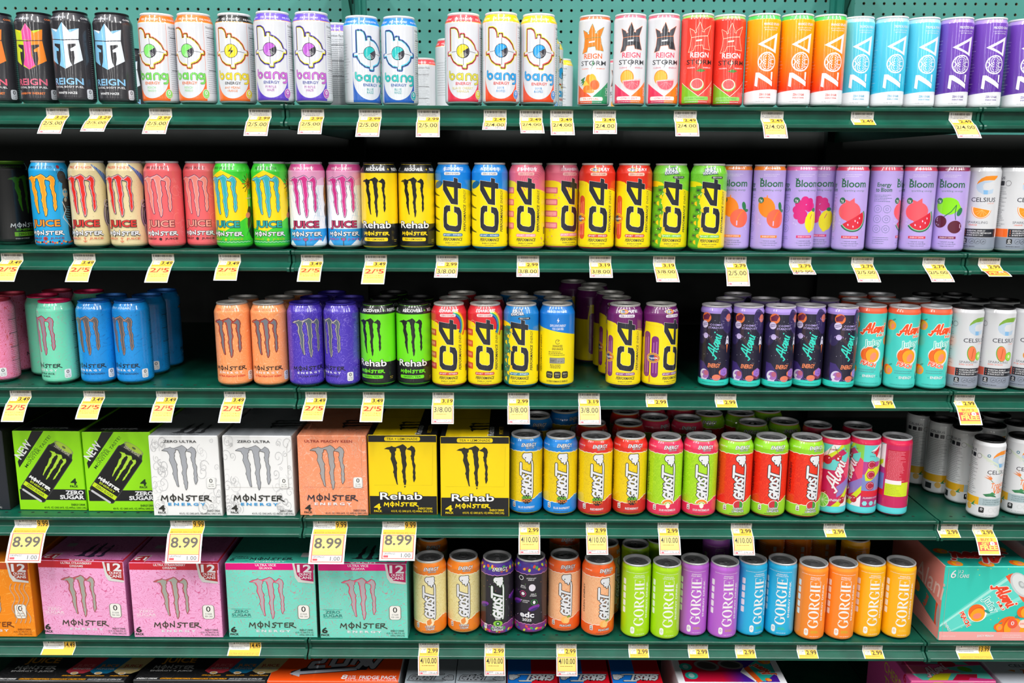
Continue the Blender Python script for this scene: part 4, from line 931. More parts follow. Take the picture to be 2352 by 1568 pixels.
def ghost(A, top, low, edge, flav, fc, emb, lc='#f4f0e8'):
    f1 = jag(131, -1, 1.2); f2 = jag(29, 13, 1.3)
    wavy(A, 8, lambda u: f2(u) + 1.2, edge); wavy(A, 8, f2, low)
    wavy(A, 153, lambda u: f1(u) - 1.2, edge); wavy(A, 153, f1, top)
    A.t('ENERGY', 6, 139.5, 6.2, WHT, w=30, b=.03, sh=.25, o=(.7, '#1d1d20')); A.t('ZERO SUGAR', 8, 136, 2, WHT, w=16, b=.03, o=(.4, '#1d1d20'))
    A.t('CARNIPURE', -34, 141, 2.4, '#e0dcd8', w=18); A.t('CARNITINE', 52, 141, 2.4, '#e0dcd8', w=18)
    ghost_logo(A, 1, 42, .96)
    emb(A)
    for i, s in enumerate(flav): A.t(s, 2, (16.5 if len(flav) == 1 else 20) - i * 5.2, 4.0, fc[0], w=min(32, len(s) * 3.2), b=.04, o=(.5, fc[1]) if fc[1] else None)
    A.lines(-14, 10.5, 18, 12.5, 1, '#40403c', 3, .8)
    A.rrect(-27, 17, -20.5, 27.5, 1.4, '#e8e4e0'); A.t('0', -23.7, 21.5, 4, BLK, w=3, b=.03); A.rect(-26, 18.5, -21.5, 20.5, '#8a3a38')
    A.t('CLEAN ENERGY', -41, 50, 5, '#22242a', w=60, rot=90, al='L', b=.03)
def e_sour(A):
    r = random.Random(1)
    for i in range(12): A.ell(2 + 8 * math.cos(i * .55), 35 + 7.5 * math.sin(i * .55), 2, 2, '#17181c', n=8)
    A.ell(2, 35, 9, 7, '#17181c'); A.t('SOUR', 2, 35.5, 5.4, '#7ad03a', w=18, b=.07); A.t('PATCH', 2, 29.5, 5.4, '#f0862a', w=20, b=.07)
def e_war(A):
    A.poly(arcp(2, 30, 13, 12, 10, 170, 14) + arcp(2, 30, 6, 5, 170, 10, 8), '#f4ece0'); A.poly(arcp(2, 29.5, 11.5, 10.6, 15, 165, 14) + arcp(2, 29.5, 7.4, 6.4, 165, 15, 8), '#f08a28')
    A.ell(2, 28, 4, 5.5, '#f4ece0')
def e_lime(A): A.ell(2, 29, 10, 9.6, WHT); A.ell(2, 29, 9, 8.6, '#c82a38'); A.poly(arcp(4, 29, 6.4, 8, -90, 90, 12), '#3a9a3c')
def e_cream(A): A.ell(2, 31, 8.4, 8.4, '#f6e2bc'); A.poly([(-3, 26), (-4, 34), (4, 40), (6, 30), (2, 25)], '#e88a3c')
def e_peach(A): A.ell(0, 31, 7, 7.4, '#fbb45c'); A.ell(4, 30, 5.6, 6.6, '#fcc474'); A.ell(8, 38, 4, 1.6, '#7aa83a', 20)
def G(n, base, *a): SPEC[n] = dict(fn=lambda A: ghost(A, *a), slim=False, base=base, rim='#dcdcde', lid='#909092')
G('ghost_blue', ('pat', '#efcf08', '#e0bd08', 60, 'lines', .2, .4), '#1486dc', '#1486dc', '#f4f0e8', ('BLUE RASPBERRY',), (WHT, None), e_sour)
G('ghost_red', ('pat', '#efcf08', '#e0bd08', 60, 'lines', .2, .4), '#e22c1c', '#c8281c', '#f4f0e8', ('REDBERRY',), (WHT, None), e_sour)
G('ghost_melon', ('pat', '#9ed414', '#b4e02c', 44, 'lines', .2, .5), '#e43058', '#e43058', '#f4e8e0', ('SOUR WATERMELON',), (WHT, None), e_war)
G('ghost_lime', ('pat', '#e2260e', '#ee3c18', 44, 'lines', .2, .5), '#8ed01c', '#9cd42c', '#f4f4e0', ('CHERRY', 'LIMEADE'), (WHT, '#2c2c24'), e_lime)
G('ghost_cream', ('pat', '#ecdfa4', '#e2cf88', 44, 'lines', .2, .5), '#f2821a', '#f2821a', '#fbf4e4', ('ORANGE', 'CREAM'), (WHT, '#6a3410'), e_cream)
G('ghost_peach', ('pat', '#f8bc8c', '#f3a878', 60, 'lines', .2, .5), '#f2601a', '#f2601a', '#fbece0', ('PEACHES',), (WHT, '#6a2c10'), e_peach)
def ghost_e(A):
    f1 = jag(131, 0, 1.4); wavy(A, 153, lambda u: f1(u) - 1, '#e8a0d0'); wavy(A, 153, f1, '#4a2c90')
    r = random.Random(4)
    for i in range(40):
        A.ell(-100 + i * 5, 138 + r.random() * 10, 3.6, 2.6, ('#f0a01c', '#8a1c6c', '#d0e02c', '#2c50b0', '#e0502c', '#3ca84c')[i % 6], r.random() * 180, n=12)
    f2 = jag(24, 6, 1.8); wavy(A, 8, lambda u: f2(u) + 1, '#e8a0d0'); wavy(A, 8, f2, '#7a2c80')
    for i in range(40): A.ell(-100 + i * 5, 11 + r.random() * 9, 3.4, 2.2, ('#d0e02c', '#e0502c', '#e02c8c', '#3ca84c', '#2c50b0')[i % 5], r.random() * 180, n=12)
    for x, y in ((-28, 66), (36, 84), (90, 70), (-80, 60)): A.ell(x, y, 12, 5, '#7c2ca0', 20); A.ell(x, y - 3, 9, 3, '#3a1c70', 20)
    for i in range(60): A.ell(-100 + r.random() * 200, 34 + r.random() * 90, .6, .6, ('#e8c8f0', '#8ae05c', '#f0a050')[i % 3], n=6)
    A.t('ENERGY', 6, 139.5, 6.2, WHT, w=30, b=.03, sh=.25, o=(.7, '#1d1d20'))
    ghost_logo(A, 1, 42, .96, o='#244a1c')
    A.ell(2, 29, 9, 6.5, '#8ac83a'); A.ell(2, 29, 4.6, 4.6, '#2c6a2c'); A.ell(2, 29, 1.6, 1.6, WHT); A.t('edc', 2, 37.5, 4.4, WHT, w=10, b=.06)
    A.t('ELECTRIC', 2, 19, 4.2, WHT, w=22, b=.05, o=(.5, '#1c2c14')); A.t('LIMEADE', 2, 13.6, 4.2, WHT, w=21, b=.05, o=(.5, '#1c2c14')); A.rrect(-27, 15, -20.5, 26, 1.4, '#e8e4e0'); A.t('0', -23.7, 19.5, 4, BLK, w=3, b=.03)
    # back
    b = -33 * math.radians(150) - 4
    A.ring(b - 16, 122, 4.4, 1.2, WHT, n=16); A.t('LEGENDARY', b + 4, 121.5, 2.4, WHT, w=18, b=.04, sh=.2); A.t('ENERGY', b + 4, 118, 2.4, WHT, w=12, b=.04, sh=.2)
    A.ell(b + 6, 103, 6.4, 7.4, '#e4dce8'); A.t('EPIC', b - 12, 104, 2.6, WHT, w=9, b=.04, sh=.2); A.t('FOCUS', b - 12, 100.5, 2.6, WHT, w=11, b=.04, sh=.2)
    A.ring(b - 12, 89, 6, .8, '#e02c8c', n=16); A.ell(b - 12, 89, 3.4, 3.4, WHT); A.t('ZERO', b + 8, 88, 2.6, WHT, w=10, b=.04, sh=.2); A.t('SUGARS', b + 8, 84.5, 2.6, WHT, w=13, b=.04, sh=.2)
    A.ring(b + 10, 72, 6, .8, '#3ca84c', n=16); A.ell(b + 10, 72, 2.6, 3.8, WHT); A.t('NO ARTIFICIAL', b - 8, 74, 2.2, WHT, w=18, b=.04, sh=.2); A.t('COLORS', b - 8, 70.5, 2.2, WHT, w=11, b=.04, sh=.2)
    A.t('edc', b - 4, 40, 11, WHT, w=27, b=.08, o=(.6, '#2c1c50')); A.t('2025', b - 4, 31.5, 5.4, WHT, w=18, b=.06)
SPEC['ghost_electric'] = dict(fn=ghost_e, slim=False, base='#221c28', rim='#dcdcde', lid='#909092')

def gorgie(A, flav, sc, k2):
    W_ = '#f2f0ee'
    k = 2.0; x0 = 0.0
    def crescent(cx, a0, a1): return arcp(cx, 5, 4.3, 5.2, a0, a1, 22) + arcp(cx, 5, 2.2, 4.7, a1, a0, 22)
    serif = lambda x0, x1: [[(x0, 0), (x1, 0), (x1, .4), (x0, .4)], [(x0, 9.6), (x1, 9.6), (x1, 10), (x0, 10)]]
    stem = lambda x: [[(x, 0), (x + 2.1, 0), (x + 2.1, 10), (x, 10)]]
    GL = {'G': (9.4, [crescent(4.3, 42, 318)], [[(6.3, .4), (8.2, 1.2), (8.2, 4.6), (6.3, 4.6)], [(5.2, 4.3), (9, 4.3), (9, 4.7), (5.2, 4.7)], [(7.6, 6.4), (8.1, 6.4), (8.1, 9.8), (7.0, 8.6)]]),
          'O': (9.4, [crescent(4.4, 0, 180), crescent(4.4, 180, 360)], []),
          'R': (9.2, [arcp(3.2, 7.4, 4.6, 2.6, -90, 90, 12) + arcp(3.2, 7.4, 2.5, 2.2, 90, -90, 12), [(3.4, 5.2), (5.2, 5.0), (9, 0), (6.6, 0)]], stem(.8) + serif(0, 3.7)[:1] + [[(0, 9.6), (4, 9.6), (4, 10), (0, 10)]]),
          'I': (4.4, [], stem(1.0) + serif(.2, 3.9)),
          'E': (8.0, [], stem(.8) + [[(0, 0), (7.2, 0), (7.2, .4), (0, .4)], [(0, 9.6), (7, 9.6), (7, 10), (0, 10)], [(2.8, 4.8), (5.4, 4.8), (5.4, 5.2), (2.8, 5.2)], [(6.8, 0), (7.3, 0), (7.3, 2.8)], [(6.6, 10), (7.1, 10), (7.1, 7.4)], [(5.2, 3.6), (5.6, 3.6), (5.6, 6.4), (5.2, 6.4)]])}
    for ch in 'GORGIE':
        adv, polys, quads = GL[ch]; P = lambda q: [(13 - y * k, 29 + (x0 + x) * k) for x, y in q]
        for q in polys: A.poly(P(q), W_)
        A.add([P(q) for q in quads], W_); x0 += adv * 1.0
    A.t('ENERGY DRINK', 21.5, 44, 4.0, W_, w=76, rot=90, al='L', b=.03)
    A.lines(-26, 138, 26, 141, 1, W_, 3, .7)
    for i, s in enumerate(flav): A.t(s, 2, 133.5 - i * 3.8, 2.5, W_, w=min(24, len(s) * 2.1), b=.03)
    A.rrect(-13, 12, -5, 27, 3.9, W_); A.t('0', -9, 17.5, 5.4, sc, w=3.6, b=.02)
    A.lines(0, 17, 14, 22.5, 2, k2, 3, 1.5); A.t('12 FL OZ (355 mL)', 7, 10, 2, W_, w=18)
    for k in range(5): A.rrect(-33, 52 + k * 15, -26, 64 + k * 15, 1.6, W_)
    A.lines(-70, 20, -40, 130, 26, W_, 6, .6); A.lines(50, 20, 88, 130, 26, W_, 6, .6)
for n, c, fl, k2 in (('gorgie_lime', '#aadd08', ('SPARKLING', 'CITRUS BURST'), '#c4ee40'), ('gorgie_purple', '#bb62d0', ('SPARKLING', 'WILD BERRY'), '#c8a030'), ('gorgie_blue', '#1fb0e0', ('SPARKLING', 'TROPICAL PUNCH'), '#3cd070'), ('gorgie_orange', '#f98a24', ('SPARKLING', 'PEACH TEA'), '#c8c020'), ('gorgie_yellow', '#fbb404', ('SPARKLING', 'MANGO SUNSET'), '#fcd050')):
    SPEC[n] = dict(fn=lambda A, c=c, fl=fl, k2=k2: gorgie(A, fl, c, k2), slim=True, base=c, rim='#dadadc', lid='#909092')

# ---------------------------------------------------------------- can construction
PROF16 = [(22.5, 0.0), (24.5, 0.6), (26.0, 2.2), (30.4, 5.6), (32.5, 8.4), (33.0, 11.5), (33.0, 139.5), (32.4, 142.2), (29.4, 149.4), (27.8, 152.4), (27.2, 153.6)]
PROF12 = [(20.5, 0.0), (22.3, 0.6), (23.6, 2.0), (26.8, 4.4), (28.2, 6.6), (28.6, 9.5), (28.6, 145.6), (28.2, 147.4), (26.9, 150.8), (26.4, 152.2), (26.2, 152.8)]
NSEG = 48
PROTO = {}
def lid_mesh(slim, rim, lid):
    key = ('lid', slim, rim, lid)
    if key in PROTO: return PROTO[key]
    r = (26.2 if slim else 27.2) / 1000; z = (152.6 if slim else 153.4) / 1000; H = (156.0 if slim else 157.0) / 1000
    mr = mat('rim_metal_' + rim.lstrip('#'), rim, 0.3, 0.35 if rim not in (WHT, '#f0f0f2') else 0.1)
    ml = mat('lid_metal_' + lid.lstrip('#'), lid, 0.25, 0.7)
    mb = MB()
    mb.lathe([(r, z), (r + .0008, z + .0008), (r + .0009, H - .0006), (r + .0003, H), (r - .0008, H), (r - .0014, H - .0008), (r - .0020, H - .0055), (r - .0030, H - .0066)], NSEG, lambda i: mr)
    mb.lathe([(r - .0030, H - .0066), (r - .0042, H - .0060), (r - .0050, H - .0050), (r - .0080, H - .0050), (r - .0084, H - .0054), (0.0, H - .0054)], NSEG, lambda i: ml)
    me = mb.mesh('lid'); PROTO[key] = me
    # pull tab with a rivet and the scored mouth outline
    mt = MB(); z0 = H - .0040; Zt = lambda w, l, s=0: [(w * math.sin(a * PI / 8), s + l * math.cos(a * PI / 8)) for a in range(16)]
    out = Zt(.0078, .0115, .0015); inn = Zt(.0046, .0038, .0068)
    for i in range(16):
        j = (i + 1) % 16
        mt.face([(out[i][0], out[i][1], z0), (out[j][0], out[j][1], z0), (out[j][0], out[j][1], z0 - .0012), (out[i][0], out[i][1], z0 - .0012)], ml)
        mt.face([(out[i][0], out[i][1], z0), (inn[i][0], inn[i][1], z0 + .0005), (inn[j][0], inn[j][1], z0 + .0005), (out[j][0], out[j][1], z0)], ml)
    mt.box(-.003, .003, -.004, .001, z0 + .0001, z0 + .0009, ml)
    mm = [( .0098 * math.sin(a * PI / 10), -.0100 + .0085 * math.cos(a * PI / 10)) for a in range(20)]
    for i in range(20):
        j = (i + 1) % 20; f = .9
        mt.face([(mm[i][0], mm[i][1], H - .00525), (mm[j][0], mm[j][1], H - .00525), (mm[j][0] * f, -.01 + (mm[j][1] + .01) * f, H - .0050), (mm[i][0] * f, -.01 + (mm[i][1] + .01) * f, H - .0050)], ml)
    PROTO[('tab',) + key[1:]] = mt.mesh('pull_tab')
    return me
def body_mesh(t):
    if t in PROTO: return PROTO[t]
    S = SPEC[t]; slim = S['slim']; prof = PROF12 if slim else PROF16; R = 28.6 if slim else 33.0
    base = S['base']
    if isinstance(base, str): mbase = ink(base)
    elif base[0] == 'pat': mbase = pattern(base[1], base[2], *base[3:])
    elif base[0] == 'speck': mbase = pattern(base[1], base[2], 900, 'voronoi', 0.0, 0.12)
    else: mbase = gradient(base[1], base[2], base[3], base[4])
    alu = mat('bare_aluminium', '#c4c4c2', 0.22, 0.95)
    mb = MB()
    mb.lathe([(0, .004), (.016, .0035), (prof[0][0] / 1000, 0)] + [(r / 1000, z / 1000) for r, z in prof[1:]], NSEG, lambda i: alu if i < 5 + (0 if slim else 0) else mbase)
    A = Art('can'); S['fn'](A); A.on_lathe(mb, prof, NSEG, R)
    PROTO[t] = mb.mesh('can_body')
    return PROTO[t]
def make_can(t, x, y, z, rot):
    S = SPEC[t]; slim = S['slim']; root = empty('drink_can', (x, y, z), math.radians(rot))
    rim = S.get('rim', SIL); lid = S.get('lid', '#a0a0a2')
    b = bpy.data.objects.new('can_body', body_mesh(t)); COL.objects.link(b); b.parent = root
    l = bpy.data.objects.new('lid', lid_mesh(slim, rim, lid)); COL.objects.link(l); l.parent = root
    p = bpy.data.objects.new('pull_tab', PROTO[('tab', slim, rim, lid)]); COL.objects.link(p); p.parent = l
    l.rotation_euler = (0, 0, R0.random() * 6.28)
    return root
# ---------------------------------------------------------------- where every can stands: (level, kind, x, y, turn in degrees)
CANS = [(1,'reign_orange',-0.9225,0.0610,0), (1,'reign_rainbow',-0.8498,0.0590,0), (1,'reign_white',-0.7786,0.0441,0), (1,'reign_white',-0.7122,0.0598,0), (1,'bang_mango',-0.6342,0.0634,-9), 
        (1,'bang_mango',-0.5667,0.0581,-9), (1,'bang_orange',-0.4952,0.0584,0), (1,'bang_purple',-0.4213,0.0360,0), (1,'bang_purple',-0.3541,0.0395,0), (1,'bang_purple',-0.3331,0.1623,-85), 
        (1,'bang_blue',-0.2732,0.0793,32), (1,'bang_blue',-0.2059,0.0821,0), (1,'bang_cherry',-0.0882,0.0458,0), (1,'bang_sour',-0.0216,0.0362,0), (1,'bang_sour',0.0446,0.0485,0), 
        (1,'storm_tropical',0.1442,0.0550,-10), (1,'storm_citrus',0.2048,0.0370,0), (1,'storm_citrus',0.2633,0.0356,0), (1,'storm_guava',0.3216,0.0306,0), (1,'storm_guava',0.3791,0.0412,0), 
        (1,'zoa_orange',0.4367,0.0306,0), (1,'zoa_orange',0.4952,0.0309,0), (1,'zoa_orange',0.5535,0.0356,0), (1,'zoa_blue',0.6104,0.0572,0), (1,'zoa_blue',0.6687,0.0523,0), (1,'zoa_blue',0.7280,0.0607,0), 
        (1,'zoa_purple',0.7865,0.0591,0), (1,'zoa_purple',0.8469,0.0615,0), (1,'zoa_purple',0.9145,0.0716,0), (1,'reign_white',-0.8816,0.5346,0), (1,'bang_cherry',-0.1320,0.3588,62), 
        (1,'bang_cherry',-0.1562,0.6950,0), (1,'bang_cherry',-0.2235,0.6950,-85), (1,'bang_sour',0.0618,0.2978,0), (1,'bang_sour',0.0744,0.3907,60), (1,'bang_sour',0.1155,0.6950,-90), 
        (1,'storm_citrus',0.2600,0.6950,0), (2,'claw_zero',-0.9579,0.1200,74), (2,'juice_mango',-0.8439,0.0470,0), (2,'juice_pacific',-0.7730,0.0470,0), (2,'juice_pacific',-0.7044,0.0470,-3), 
        (2,'juice_pipeline',-0.6371,0.0482,0), (2,'juice_pipeline',-0.5722,0.0661,-8), (2,'juice_rio',-0.5093,0.0420,-14), (2,'juice_rio',-0.4423,0.0473,0), (2,'juice_viking',-0.3750,0.0472,0), 
        (2,'juice_viking',-0.3085,0.0579,0), (2,'rehab_lemon',-0.2428,0.0433,-6), (2,'rehab_lemon',-0.1758,0.0497,-4), (2,'c4_blue',-0.1085,0.0489,0), (2,'c4_blue',-0.0417,0.0409,0), 
        (2,'c4_pink',0.0255,0.0443,-3), (2,'c4_pink',0.0896,0.0646,27), (2,'c4_cherry',0.1533,0.0429,0), (2,'c4_cherry',0.2206,0.0456,0), (2,'c4_apple',0.2879,0.0479,0), (2,'c4_apple',0.3544,0.0376,0), 
        (2,'bloom_peach',0.4114,0.0642,-16), (2,'bloom_peach',0.4682,0.0505,-4), (2,'bloom_rasp',0.5267,0.0531,10), (2,'bloom_rasp',0.5749,0.0862,-14), (2,'bloom_melon',0.6176,0.0460,-12), 
        (2,'bloom_melon',0.6831,0.0564,66), (2,'bloom_melon',0.7410,0.0477,-14), (2,'bloom_cherry',0.7995,0.0459,-24), (2,'celsius_orange',0.8583,0.0500,-18), (2,'celsius_orange',0.9174,0.0500,26), 
        (2,'juice_pacific',-0.6893,0.1250,40), (2,'juice_rio',-0.4267,0.1300,0), (3,'ultra_straw',-0.9767,0.0597,-35), (3,'ultra_straw',-0.9916,0.1388,120), (3,'ultra_guava',-0.8568,0.0484,-22), 
        (3,'ultra_guava',-0.9124,0.1132,60), (3,'ultra_blue',-0.7836,0.0498,-8), (3,'ultra_blue',-0.7163,0.0511,-16), (3,'ultra_blue',-0.7135,0.1233,-35), (3,'ultra_blue',-0.7107,0.1905,130), 
        (3,'ultra_peach',-0.5206,0.0360,0), (3,'ultra_peach',-0.4533,0.0360,0), (3,'ultra_violet',-0.3860,0.0373,20), (3,'ultra_violet',-0.3187,0.0383,-35), (3,'rehab_green',-0.2516,0.0435,-16), 
        (3,'rehab_green',-0.1843,0.0448,0), (3,'c4_rainbow',-0.1176,0.0356,0), (3,'c4_rainbow',-0.0503,0.0372,0), (3,'c4_rasp',0.0169,0.0357,-6), (3,'c4_endur',0.0841,0.0397,0), (3,'c4_grape',0.2103,0.0387,0), 
        (3,'c4_grape',0.2776,0.0400,33), (3,'c4_grape',0.2043,0.1249,-10), (3,'c4_grape',0.1995,0.1920,60), (3,'c4_grape',0.1651,0.2498,90), (3,'c4_grape',0.1772,0.3160,-10), (3,'c4_grape',0.1363,0.3695,60), 
        (3,'cosmic',0.3812,0.0399,-10), (3,'cosmic',0.4394,0.0341,-6), (3,'cosmic',0.4978,0.0306,4), (3,'cosmic',0.5556,0.0393,-8), (3,'cosmic',0.6135,0.0306,12), (3,'apeach',0.6705,0.0434,-10), 
        (3,'apeach',0.7277,0.0311,0), (3,'apeach',0.7862,0.0320,0), (3,'celsius_kiwi',0.8447,0.0318,14), (3,'celsius_kiwi',0.9032,0.0308,4), (3,'celsius_pear',0.9616,0.0341,-6), (3,'ultra_peach',-0.5195,0.1033,0), 
        (3,'ultra_peach',-0.4492,0.1032,0), (3,'ultra_violet',-0.3819,0.1045,0), (3,'ultra_violet',-0.3146,0.1055,0), (3,'rehab_green',-0.2475,0.1107,30), (3,'rehab_green',-0.1802,0.1130,20), 
        (3,'c4_rainbow',-0.1132,0.1067,0), (3,'c4_rainbow',-0.0460,0.1102,0), (3,'c4_rasp',0.0213,0.1112,0), (3,'c4_endur',0.0886,0.1126,0), (3,'cosmic',0.4242,0.1168,0), (3,'cosmic',0.4936,0.1182,0), 
        (3,'cosmic',0.5521,0.1193,0), (3,'cosmic',0.6105,0.1210,0), (3,'apeach',0.6686,0.1139,0), (3,'apeach',0.7271,0.1156,0), (3,'apeach',0.7856,0.1167,0), (3,'celsius_kiwi',0.8440,0.1179,0), 
        (3,'celsius_kiwi',0.9025,0.1191,0), (3,'celsius_pear',0.9610,0.1202,0), (3,'ultra_peach',-0.4290,0.1696,0), (3,'ultra_straw',-0.9193,0.1813,0), (3,'ultra_guava',-0.8523,0.1752,0), 
        (3,'ultra_blue',-0.7805,0.1170,0), (3,'ultra_violet',-0.3617,0.1710,0), (3,'rehab_green',-0.2390,0.1775,0), (3,'c4_rainbow',-0.1009,0.1764,0), (3,'c4_rasp',0.0039,0.1785,0), 
        (3,'c4_endur',0.0712,0.1799,0), (3,'cosmic',0.4566,0.1854,0), (3,'apeach',0.6916,0.1903,0), (3,'apeach',0.7501,0.1915,0), (3,'celsius_kiwi',0.8423,0.1934,0), (3,'celsius_pear',0.9055,0.1947,0), 
        (4,'ghost_blue',0.0276,0.0471,0), (4,'ghost_blue',0.0948,0.0436,0), (4,'ghost_red',0.1619,0.0384,0), (4,'ghost_red',0.2290,0.0429,0), (4,'ghost_melon',0.2958,0.0350,0), (4,'ghost_melon',0.3631,0.0361,-5), 
        (4,'ghost_lime',0.4304,0.0362,0), (4,'ghost_lime',0.4977,0.0375,0), (4,'ghost_lime',0.5650,0.0355,8), (4,'acherry',0.6257,0.0517,-8), (4,'acherry',0.6842,0.0503,-84), (4,'acherry',0.7426,0.0459,122), 
        (4,'celsius_tropic',0.9151,0.0339,18), (4,'celsius_tropic',0.9900,0.0515,0), (4,'celsius_tropic',0.9090,0.1080,45), (4,'celsius_tropic',0.8879,0.1625,75), (4,'celsius_tropic',0.8677,0.2175,75), 
        (4,'ghost_blue',0.0520,0.1783,0), (4,'ghost_blue',0.1127,0.2229,30), (4,'ghost_red',0.1611,0.1258,30), (4,'ghost_red',0.2355,0.1267,0), (4,'ghost_red',0.2407,0.2134,30), (4,'ghost_melon',0.2943,0.1692,30), 
        (4,'ghost_melon',0.3611,0.1610,-15), (4,'ghost_melon',0.2986,0.2476,0), (4,'ghost_melon',0.3659,0.2492,0), (4,'ghost_lime',0.4142,0.2024,-20), (4,'ghost_lime',0.4814,0.2055,0), 
        (4,'ghost_lime',0.4877,0.1347,-30), (4,'ghost_lime',0.5545,0.1428,0), (4,'ghost_lime',0.5439,0.2306,0), (4,'acherry',0.6151,0.1219,30), (4,'acherry',0.6939,0.1182,0), (4,'celsius_tropic',0.9667,0.1263,0), 
        (4,'celsius_tropic',1.0286,0.1391,0), (4,'celsius_tropic',0.9533,0.1875,0), (4,'celsius_tropic',1.0172,0.2011,0), (5,'ghost_cream',-0.1613,0.0462,0), (5,'ghost_cream',-0.0943,0.0525,0), 
        (5,'ghost_electric',-0.0272,0.0480,0), (5,'ghost_electric',0.0399,0.0533,150), (5,'ghost_peach',0.1070,0.0595,0), (5,'ghost_peach',0.1740,0.0428,14), (5,'gorgie_lime',0.2482,0.0361,0), 
        (5,'gorgie_lime',0.3065,0.0306,-4), (5,'gorgie_purple',0.3636,0.0434,-6), (5,'gorgie_purple',0.4214,0.0346,0), (5,'gorgie_blue',0.4790,0.0446,12), (5,'gorgie_blue',0.5375,0.0435,-20), 
        (5,'gorgie_orange',0.5946,0.0306,-12), (5,'gorgie_orange',0.6531,0.0312,-10), (5,'gorgie_yellow',0.7108,0.0404,-4), (5,'gorgie_yellow',0.7693,0.0372,-10), (5,'ghost_cream',-0.1658,0.1466,0), 
        (5,'ghost_peach',0.1148,0.1872,0), (5,'ghost_cream',0.1934,0.1212,60), (5,'gorgie_lime',0.2560,0.1147,40), (5,'gorgie_lime',0.3096,0.1393,40), (5,'gorgie_purple',0.4330,0.1591,0), 
        (5,'gorgie_yellow',0.7244,0.1525,0), (5,'gorgie_blue',0.4915,0.1787,60), (5,'gorgie_orange',0.5610,0.1988,60), (5,'gorgie_orange',0.6195,0.1979,60), (5,'gorgie_yellow',0.6765,0.2111,60)]
DESC = dict(reign_orange='black tall can with orange crowned emblem', reign_rainbow='black tall can, lime pink orange crowned helmet emblem', reign_white='black tall can, blue and white crowned helmet emblem',
 bang_mango='white can, orange band, green target emblem', bang_orange='white can, black band, yellow lightning target emblem', bang_purple='white can with violet band and purple lettering', bang_blue='white can with blue band and teal target emblem',
 bang_cherry='white can with red band and yellow target emblem', bang_sour='white can with yellow band and blue target emblem', storm_tropical='white slim can with orange crown and tropical fruit', storm_citrus='white slim can, grey crown and grapefruit wedge',
 storm_guava='red slim can with crown and guava strawberry fruit', zoa_orange='orange slim can with big sideways white letters', zoa_blue='sky blue slim can with big sideways letters', zoa_purple='purple slim can with big sideways white letters',
 juice_mango='blue can with orange claw marks and skeleton art', juice_pacific='sand coloured can with red claw marks', juice_pipeline='coral pink can with pale pink claw marks', juice_rio='green and yellow can with teal claw marks', juice_viking='white, pink and blue can with magenta claws',
 ultra_straw='pink doodled can with red lid', ultra_guava='mint green can with pinkish grey claw marks', ultra_blue='bright blue can with silver claw marks', ultra_peach='peach orange can with grey claw marks', ultra_violet='violet can with grey claw marks and paisley art',
 rehab_lemon='yellow can with black claws and black bands', rehab_green='lime green can with black claws and bands', claw_zero='black can with dark green claw marks', c4_blue='yellow can, bright blue top, sideways black letters', c4_pink='yellow can, pink swirl top, sideways black letters',
 c4_cherry='yellow can, red top, red ice pop picture', c4_apple='yellow can, green top, green candy picture', c4_rainbow='yellow can with red top and rainbow stripes', c4_rasp='yellow can, blue top, blue-green candy picture', c4_grape='yellow can, purple top, purple ice pops', c4_endur='yellow and blue can turned to its text side',
 bloom_peach='lilac slim can with mango and peach', bloom_rasp='lilac slim can with raspberry and lemon', bloom_melon='lilac slim can with strawberry and watermelon', bloom_cherry='lilac slim can with lime and cherries', celsius_orange='light grey slim can with orange slice', celsius_kiwi='light grey slim can with kiwi and guava', celsius_pear='light grey slim can with pear and apple', celsius_tropic='white slim can with orange script and yellow band',
 cosmic='dark purple slim can with planets and teal script', apeach='turquoise slim can with orange script and peach', acherry='pink and teal swirled slim can with cherries', ghost_blue='yellow can, blue top, sideways white lettering', ghost_red='yellow can, red top, sideways white lettering', ghost_melon='lime green can, pink top, sideways white lettering', ghost_lime='red can, lime green top, sideways white lettering',
 ghost_cream='cream can, orange top, sideways white lettering', ghost_peach='peach can, orange top, sideways white lettering', ghost_electric='black and purple can with colourful top', gorgie_lime='lime slim can with white sideways serif lettering', gorgie_purple='orchid purple slim can, white sideways lettering', gorgie_blue='sky blue slim can with white sideways serif letters', gorgie_orange='orange slim can with white sideways serif letters', gorgie_yellow='golden yellow slim can with white sideways letters')
GROUPN = {k: v for k, v in dict(reign='black cans with crowned helmets', bang='white cans with target emblems', storm='slim cans with crown emblems', zoa='slim cans with big sideways letters', juice='claw mark juice cans', ultra='doodled claw mark cans', rehab='black banded claw mark cans', claw='black claw mark cans', c4='yellow cans with sideways black letters', bloom='lilac fruit cans',
 celsius='light grey slim cans', cosmic='dark planet cans', apeach='turquoise peach cans', acherry='swirled cherry cans', ghost='cans with ghost lettering', gorgie='plain bright slim cans').items()}
ORD = ['', 'nearest', 'second nearest', 'third nearest', 'fourth nearest', 'fifth nearest', 'sixth nearest', 'seventh nearest', 'eighth nearest', 'ninth nearest', 'tenth nearest']
POSN = {1: [''], 2: ['left of the two', 'right of the two'], 3: ['leftmost of three', 'middle of three', 'rightmost of three'],
        5: ['leftmost of five', 'second of five', 'middle of five', 'fourth of five', 'rightmost of five']}
by = {}
for c in CANS: by.setdefault((c[0], c[1]), []).append(c)
